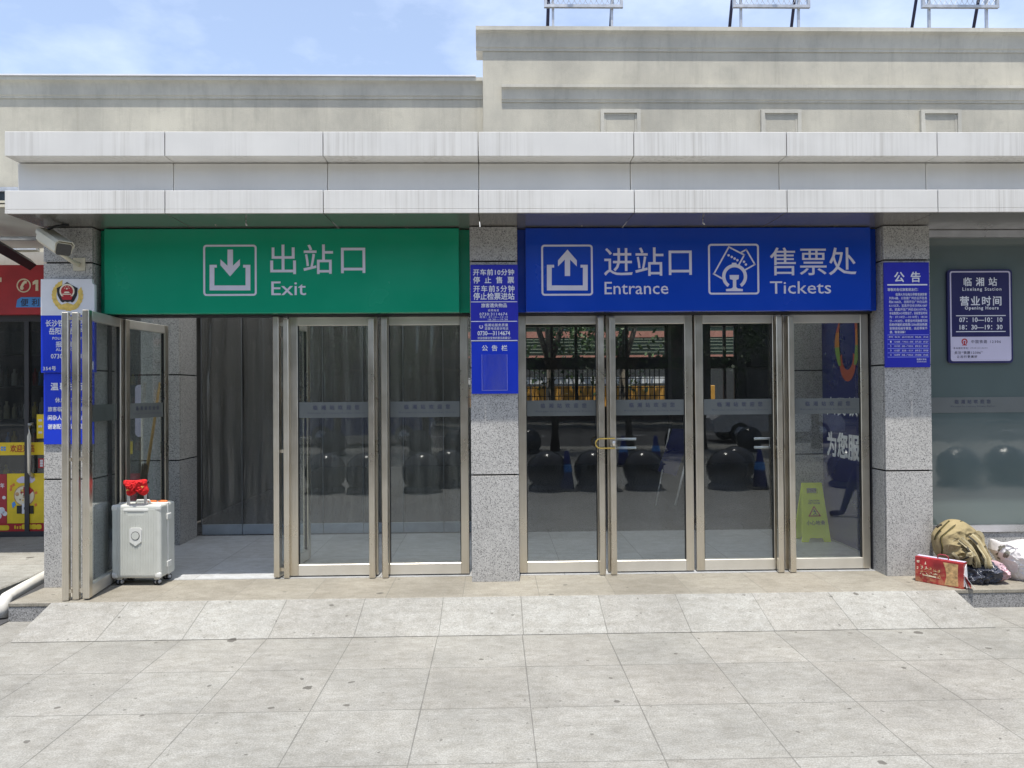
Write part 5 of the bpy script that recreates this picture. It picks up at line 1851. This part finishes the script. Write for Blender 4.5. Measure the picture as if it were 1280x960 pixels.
# ================================================================== letter frames on the roof
def roof_frame():
    t = thing('roof_letter_frame', 'x', 'sign frame', (0, 0, 0), 0, 'steel frames of the roof letters')
    w = 1.0
    mb = MB()
    for a in ((0, w, 0.0, 0.035), (0, w, 1.165, 1.20)):
        mb.box(a[0], a[1], -0.02, 0.02, a[2], a[3])
    for x in (0.0, w - 0.035):
        mb.box(x, x + 0.035, -0.019, 0.019, 0.0352, 1.1648)
    mb.build('frame', M['galv'], t, local=True)
    mb = MB()
    for x in (0.10, w - 0.15):
        mb.box(x, x + 0.03, 0.021, 0.05, -0.45, 1.19)
    mb.build('upright', M['galv'], t, local=True)
    mb = MB()
    for k in range(-14, 15):
        for s in (1, -1):
            a = 0.07 * k
            p, q = (a, 0.035), (a + s * 1.13 * 0.62, 1.165)
            # clip to the frame
            pts = []
            for u in range(25):
                x, z = p[0] + (q[0] - p[0]) * u / 24, p[1] + (q[1] - p[1]) * u / 24
                if 0.03 <= x + 0 <= w - 0.03:
                    pts.append((x, 0.0, z))
            if len(pts) > 1:
                mb.tube([pts[0], pts[-1]], 0.0028, 4, smooth=False, caps=False)
    mb.build('wire_mesh', M['galv'], t, local=True)
    mb = MB()
    for x in (0.09, 0.92):
        mb.tube([(x, 0.05, 0.9), (x - 0.03, 0.45, -0.45)], 0.022, 6)
    mb.build('brace', M['navy_metal'], t, local=True)
    return t


rf = roof_frame()
for i, (x, z, sc, stroke, lb) in enumerate(((0.663, 6.595, 1.0, (0.29, 0.36), 'leftmost steel letter frame standing on the tall roof parapet'),
                                            (3.068, 6.605, 0.99, (0.50, 0.56), 'middle one of the three steel letter frames on the roof parapet'),
                                            (5.504, 6.614, 1.0, (0.46, 0.76), 'rightmost steel letter frame standing on the tall roof parapet'))):
    o = rf if i == 0 else copy_tree(rf)
    o.location = (x, 9.3, z)
    o.scale = (sc, 1, 1)
    o['label'] = lb
    if i == 2:
        for ch in o.children:
            pass
    lt = thing('roof_letter', ('lower end of a dark roof letter on the leftmost frame', 'lower end of a dark roof letter on the middle frame', 'lower end of a pale edged roof letter on the rightmost frame')[i], 'letter', (x, 9.27, z), 0, 'roof letters')
    mb = MB()
    a, b_ = stroke
    mb.box(a, b_, -0.04, 0.0, 0.118, 0.62, 0.006).box(a - 0.14, b_ + 0.14, -0.04, 0.0, 0.621, 0.70, 0.006)
    mb.build('stroke', M['ivory'] if i == 2 else M['navy_metal'], lt, local=True)

# ================================================================== the forecourt behind the photographer, seen in the glass
def make_ball():
    t = thing('stone_ball_bollard', 'x', 'bollard', (0, 0, 0), 0, 'stone ball bollards on the forecourt')
    pr = [(0.0, 0.70)] + [(0.36 * math.sin(R(a)), 0.34 + 0.36 * math.cos(R(a))) for a in range(6, 156, 6)]
    MB().lathe(pr, seg=36).build('ball', M['ball_stone'], t, local=True)
    MB().lathe([(0.0, 0.12), (0.26, 0.12), (0.33, 0.07), (0.34, 0.004), (0.0, 0.004)], seg=32).build('base', M['ball_stone'], t, local=True)
    return t


ball = make_ball()
spots = [(-3.9, -0.1), (-2.98, -0.1), (-2.25, 0.0), (-1.28, 0.0), (-0.85, -0.75), (0.92, -0.05), (1.75, -0.05), (2.62, -0.05), (4.1, 0.0), (4.5, -0.75), (6.3, -0.05), (8.2, 0.0), (9.2, -0.2),
         (-2.1, -7.8), (-1.1, -7.9), (0.95, -7.8), (5.1, -7.6), (7.2, -7.8), (-4.5, -7.8)]
for i, (x, y) in enumerate(spots):
    o = ball if i == 0 else copy_tree(ball)
    o.location = (x, y, 0)
    o.rotation_euler = (0, 0, i * 1.3)
    o['label'] = 'dark polished stone ball bollard on the forecourt, mirrored in the doors'


def make_cone():
    t = thing('traffic_cone', 'x', 'traffic cone', (0, 0, 0), 0, 'blue traffic cones on the forecourt')
    MB().lathe([(0.03, 0.70), (0.035, 0.69), (0.14, 0.03), (0.0, 0.03)], seg=24).build('cone_body', M['cone_blue'], t, local=True)
    MB().box(-0.19, 0.19, -0.19, 0.19, 0.004, 0.035, 0.01).build('base', M['rubber'], t, local=True)
    MB().lathe([(0.075, 0.47), (0.10, 0.33)], seg=24).build('reflective_band', M['sky_blue'], t, local=True)
    return t


cone = make_cone()
for i, (x, y) in enumerate(((1.25, 0.1), (2.0, 0.15), (4.65, 0.1), (2.95, -4.0), (3.75, -4.2))):
    o = cone if i == 0 else copy_tree(cone)
    o.location = (x, y, 0)
    o['label'] = 'blue traffic cone on the forecourt, mirrored in the doors'

# street trees, forked trunks and leafy crowns
def make_tree(seed):
    rnd = random.Random(seed)
    t = thing('street_tree', 'x', 'tree', (0, 0, 0), 0, 'street trees along the forecourt')
    mb = MB()
    mb.tube([(0, 0, 0), (0.03, 0, 1.2), (0.0, 0.02, 2.3)], [0.16, 0.13, 0.12], 10)
    tips = []
    for k, (a, l, h) in enumerate(((0.1, 1.3, 2.6), (3.2, 1.25, 2.5), (1.8, 0.7, 3.2), (4.6, 0.8, 2.9))):
        p1 = Vector((math.cos(a) * l * 0.45, math.sin(a) * l * 0.45, 2.3 + h * 0.45))
        p2 = Vector((math.cos(a) * l, math.sin(a) * l, 2.3 + h))
        mb.tube([(0, 0.02, 2.2), p1, p2], [0.10, 0.075, 0.03], 8)
        tips += [p1, p2, (p1 + p2) / 2]
        for q in range(3):
            d = Vector((rnd.uniform(-1, 1), rnd.uniform(-1, 1), rnd.uniform(0, 0.8)))
            mb.tube([p2 * 0.7 + p1 * 0.3, p2 + d * 0.7], [0.03, 0.01], 5)
            tips.append(p2 + d * 0.8)
    mb.build('trunk', M['bark'], t, local=True)
    mb = MB()
    for k in range(70):
        b_ = rnd.choice(tips) + Vector((rnd.gauss(0, 0.75), rnd.gauss(0, 0.75), rnd.gauss(-0.1, 0.75)))
        for q in range(44):
            c = b_ + Vector((rnd.gauss(0, 0.28), rnd.gauss(0, 0.28), rnd.gauss(-0.15, 0.26)))
            u = Vector((rnd.uniform(-1, 1), rnd.uniform(-1, 1), rnd.uniform(-0.6, 0.6))).normalized()
            v = u.cross(Vector((rnd.uniform(-1, 1), rnd.uniform(-1, 1), rnd.uniform(-1, 1)))).normalized()
            s = rnd.uniform(0.06, 0.11)
            mb.quad([c - u * s, c + v * s * 0.5, c + u * s, c - v * s * 0.5])
    mb.build('crown', M['leaf'], t, local=True)
    return t


tr = make_tree(4)
for i, (x, y, rz) in enumerate(((1.75, -8.6, 0.1), (3.95, -8.6, 3.4), (6.1, -8.7, 0.4), (-2.0, -8.6, 2.0), (-4.6, -8.7, 1.0), (9.5, -8.7, 5.0), (-8.0, -8.6, 4.0))):
    o = tr if i == 0 else copy_tree(tr)
    o.location = (x, y, 0)
    o.rotation_euler = (0, 0, rz)
    o['label'] = 'forked street tree at the edge of the forecourt, mirrored in the doors'

for i, (x, y, rz, sc) in enumerate(((1.30, 17.2, 0.15, 1.05), (3.02, 17.3, 3.3, 1.02))):
    o = copy_tree(tr)
    o.location = (x, y, 0.02)
    o.rotation_euler = (0, 0, rz)
    o.scale = (sc * 0.7, sc * 0.7, sc)
    o['group'] = 'trees beyond the hall'
    o['label'] = ('forked tree beyond the hall, its trunk crossing the left door under the blue sign', 'forked tree beyond the hall, its trunk crossing the lock loop door')[i]
for i, x in enumerate((-9.5, -4.0, 0.4, 5.2, 9.8, 14.5)):
    o = copy_tree(tr)
    o.location = (x, -23.2, 0.1)
    o.rotation_euler = (0, 0, i * 1.7)
    o.scale = (1.25, 1.25, 1.2)
    o['label'] = 'street tree on the far pavement across the road, mirrored in the doors'
    o['group'] = 'street trees across the road'

# buildings across the road
for i, (x0, x1, h, m_, lb) in enumerate(((-34, -9, 15, 'brick_far', 'grey brown block across the road, mirrored in the left doors'), (-8.5, 13, 11.5, 'pink_far', 'low pink block across the road, mirrored in the middle doors'), (13.5, 40, 18, 'brick_far', 'tall grey brown block across the road, mirrored in the right window'))):
    t = thing('street_building', lb, 'building', ((x0 + x1) / 2, -30, 0), 0, 'buildings across the road')
    box_obj('wall', M[m_], x0, x1, -38, -28, 0, h, parent=t)
    box_obj('roof', M['asphalt'], x0 - 0.3, x1 + 0.3, -38.2, -27.7, h, h + 0.5, parent=t)
    mbw = MB()
    n_ = int((x1 - x0) / 3.2)
    z = 4.2
    while z < h - 1.5:
        for k in range(n_):
            x = x0 + (k + 0.5) * (x1 - x0) / n_
            mbw.box(x - 0.9, x + 0.9, -27.99, -27.95, z, z + 1.6)
        z += 3.1
    mbw.build('window_panes', M['window_far'], t)
    box_obj('shop_awning', M['dark_metal'], x0 + 0.5, x1 - 0.5, -27.98, -27.2, 3.0, 3.5, parent=t)
    box_obj('shop_window', M['window_far'], x0 + 0.5, x1 - 0.5, -27.99, -27.93, 0.4, 2.9, parent=t)


def make_car(label, paint, loc, rz):
    t = thing('parked_car', label, 'car', loc, rz)
    side = [(-2.15, 0.35), (-2.2, 0.62), (-2.05, 0.86), (-1.25, 0.98), (-0.75, 1.36), (0.55, 1.42), (1.25, 1.02), (1.95, 0.92), (2.2, 0.75), (2.2, 0.36)]
    MB().prism(side, -0.86, 0.86).build('body', paint, t, local=True)
    mb = MB()
    for y0, y1 in ((-0.868, -0.8605), (0.8605, 0.868)):
        mb.prism([(-1.1, 1.0), (-0.7, 1.31), (-0.08, 1.35), (-0.08, 0.99)], y0, y1).prism([(0.0, 0.99), (0.0, 1.35), (0.5, 1.36), (1.08, 1.02)], y0, y1)
    mb.build('window', M['window_far'], t, local=True)
    for x in (-1.35, 1.35):
        for y in (-0.8, 0.8):
            mt = Matrix.Translation((x, y, 0.33)) @ Matrix.Rotation(R(90), 4, 'X')
            w = MB().lathe([(0, -0.1), (0.3, -0.1), (0.33, -0.07), (0.33, 0.07), (0.3, 0.1), (0, 0.1)], seg=24, mtx=mt).build('wheel', M['rubber'], t, local=True)
            MB().lathe([(0, -0.105), (0.2, -0.104), (0.2, 0.104), (0, 0.105)], seg=20, mtx=mt).build('rim', M['alu'], w, local=True)
    for y in (-0.6, 0.6):
        MB().box(2.19, 2.215, y - 0.17, y + 0.17, 0.6, 0.74, 0.01).build('headlight', M['white'], t, local=True)
    return t


make_car('blue car parked at the kerb across the forecourt, mirrored in the left doors', M['car_blue'], (-4.3, -12.2, -0.01), 0)
make_car('white car parked at the kerb across the forecourt, mirrored in the right window', M['car_white'], (9.5, -12.3, -0.01), R(180))

# ================================================================== inside and behind the hall
t = thing('leaning_board', 'dark blue notice stand on white legs inside the hall behind the doors', 'notice stand', (2.35, 10.3, PZ + 0.002))
pts = [at(866, 540, 10.3), at(845, 632, 10.3), at(836, 540, 10.3), at(822, 626, 10.3)]
mb = MB()
xa, za = at(838, 536, 10.3)
xb, zb_ = at(818, 634, 10.3)
xc, zc_ = at(866, 545, 10.3)
xd, zd_ = at(842, 640, 10.3)
mb.tube([(xa, 10.35, za), (xb, 10.2, PZ + 0.004)], 0.011, 8).tube([(xc, 10.35, zc_), (xd, 10.2, PZ + 0.004)], 0.014, 8)
mb.build('leg', M['white'], t)
MB().prism([(xa + 0.02, za), (xc - 0.02, za), (xd + 0.03, 0.55), (xb + 0.04, 0.62)], 10.26, 10.28).build('panel', M['poster_blue'], t)
# train and barrier on the sunny platform beyond the hall
t = thing('train_carriage', 'green carriage with salmon stripes seen through the hall windows', 'train', (2, 23, 0))
mb = MB().use(M['train_green']).box(-14, 18, 21.6, 24.4, 0.9, 3.9, 0.1)
mb.build('body', None, t)
mb = MB().use(M['train_red'])
for z0, z1 in ((3.30, 3.48), (2.66, 2.78)):
    mb.box(-14, 18, 21.57, 21.598, z0, z1)
mb.build('stripe', None, t)
mb = MB().use(M['rib_grey'])
for z in (2.86, 2.96, 3.06, 3.16, 3.24, 3.60):
    mb.box(-14, 18, 21.575, 21.598, z, z + 0.018)
mb.build('rib_line', None, t)
mb = MB().use(M['rubber']).box(-14, 18, 21.9, 24.1, 0.3, 0.89).box(-14, 18, 21.55, 21.598, 0.9, 2.62)
mb.build('underframe', None, t)
t = thing('platform_barrier', 'row of orange barrier panels under a white rail beyond the hall windows', 'barrier', (1.8, 18.4, 0))
mb = MB().use(M['barrier'])
x = -1.0
while x < 5.2:
    mb.box(x, x + 0.36, 18.4, 18.45, 0.9, 1.86, 0.01)
    x += 0.385
mb.build('panel', None, t)
mb = MB().use(M['white']).box(-1.0, 5.2, 18.38, 18.46, 1.92, 2.08)
mb.build('rail', None, t)
mb = MB().use(M['white'])
for x in (-0.9, 1.2, 3.2, 5.1):
    mb.box(x, x + 0.06, 18.47, 18.53, 0.02, 2.0)
mb.build('post', None, t)


# passer-by in dark trousers, seen only as a reflection in the right door
def walker(loc, rz):
    t = thing('person', 'person in dark trousers and grey shirt striding past, mirrored in the right door', 'person', loc, rz)
    V, E, Rr = [], [], []

    def add(p, r, par=None):
        V.append(p)
        Rr.append(r)
        if par is not None:
            E.append((par, len(V) - 1))
        return len(V) - 1

    # the figure walks towards -y of its own frame; x is its left
    pel = add((0, 0, 0.98), (0.155, 0.115))
    wai = add((0, -0.01, 1.12), (0.135, 0.10), pel)
    che = add((0, -0.02, 1.32), (0.165, 0.115), wai)
    sho = add((0, -0.01, 1.46), (0.10, 0.075), che)
    nec = add((0, -0.03, 1.55), (0.055, 0.058), sho)
    jaw = add((0, -0.055, 1.62), (0.066, 0.075), nec)
    cra = add((0, -0.04, 1.72), (0.074, 0.092), jaw)
    add((0, -0.035, 1.775), (0.05, 0.06), cra)
    for s_, fwd in ((1, -1), (-1, 1)):
        hip = add((s_ * 0.09, 0, 0.90), (0.095, 0.10), pel)
        kne = add((s_ * 0.10, fwd * 0.20 - 0.03, 0.50), (0.062, 0.066), hip)
        ank = add((s_ * 0.10, fwd * 0.38 + (0.12 if fwd > 0 else 0.0), 0.10 + (0.12 if fwd > 0 else 0)), (0.042, 0.046), kne)
        hel = add((s_ * 0.10, fwd * 0.40 + (0.12 if fwd > 0 else 0.0), 0.055 + (0.07 if fwd > 0 else 0)), (0.042, 0.045), ank)
        add((s_ * 0.11, fwd * 0.38 - 0.19 + (0.14 if fwd > 0 else 0), 0.045 if fwd < 0 else 0.03), (0.045, 0.032), hel)
        shd = add((s_ * 0.19, -0.01, 1.44), (0.062, 0.065), sho)
        elb = add((s_ * 0.25, -fwd * 0.13, 1.17), (0.042, 0.044), shd)
        wri = add((s_ * 0.25, -fwd * 0.26 - 0.04, 0.95), (0.028, 0.032), elb)
        pal = add((s_ * 0.245, -fwd * 0.29 - 0.05, 0.89), (0.02, 0.036), wri)
        for q, (dy, ln_) in enumerate(((-0.03, 0.075), (-0.01, 0.085), (0.01, 0.08), (0.03, 0.062))):
            k1 = add((s_ * 0.243, -fwd * 0.30 - 0.055 + dy, 0.85), (0.0095, 0.0095), pal)
            add((s_ * 0.228, -fwd * 0.305 - 0.06 + dy, 0.85 - ln_ * 0.8), (0.008, 0.008), k1)
        th_ = add((s_ * 0.225, -fwd * 0.29 - 0.09, 0.895), (0.010, 0.010), pal)
        add((s_ * 0.215, -fwd * 0.30 - 0.11, 0.86), (0.009, 0.009), th_)
    me = bpy.data.meshes.new('body')
    me.from_pydata(V, E, [])
    o = bpy.data.objects.new('body', me)
    col.objects.link(o)
    sk = o.modifiers.new('skin', 'SKIN')
    for i, r in enumerate(Rr):
        me.skin_vertices[0].data[i].radius = r
    me.skin_vertices[0].data[0].use_root = True
    o.modifiers.new('sub', 'SUBSURF').levels = 2
    dg = bpy.context.evaluated_depsgraph_get()
    nm = bpy.data.meshes.new_from_object(o.evaluated_get(dg))
    bpy.data.objects.remove(o)
    nm.name = 'body'
    for k in ('skin', 'shirt', 'trousers', 'leather'):
        nm.materials.append(M[k])
    for f in nm.polygons:
        c = f.center
        f.use_smooth = True
        arm = abs(c.x) > 0.17 and c.z < 1.4
        foot = c.z < 0.085 or (c.y > 0.42 and c.z < 0.16)
        f.material_index = 3 if foot else (0 if (c.z > 1.52 or (arm and c.z < 1.12)) else (1 if (c.z > 1.0 or arm) else 2))
    b = bpy.data.objects.new('body', nm)
    col.objects.link(b)
    b.parent = t
    hm = MB()
    t_ = bmesh.new()
    bmesh.ops.create_icosphere(t_, subdivisions=4, radius=1.0)
    for v in t_.verts:
        p = v.co.normalized()
        k = 1 + 0.05 * noise.noise(p * 7)
        if p.y < -0.25 and p.z < 0.45:
            k *= 0.8
        v.co = Vector((p.x * 0.086 * k, p.y * 0.104 * k - 0.03, 1.725 + p.z * 0.085 * k))
    hm._take(t_, smooth=True)
    hm.build('hair', M['hair'], t, local=True)
    fm = MB().use(M['hair'])
    for sx_ in (-1, 1):
        fm.lathe([(0, -0.007), (0.007, 0), (0, 0.007)], (sx_ * 0.03, -0.128, 1.69), 8)
    fm.use(M['skin'])
    fm.lathe([(0.0, -0.012), (0.014, -0.008), (0.008, 0.03), (0, 0.032)], (0, -0.132, 1.655), 10)
    for sx_ in (-1, 1):
        fm.lathe([(0.0, -0.03), (0.012, -0.01), (0.016, 0.012), (0, 0.03)], (sx_ * 0.08, -0.04, 1.68), 10)
    fm.use(M['red']).box(-0.022, 0.022, -0.132, -0.122, 1.622, 1.63, 0.003)
    fm.build('face_features', None, t, local=True)


walker((5.15, 3.05, 0.0), R(-90))
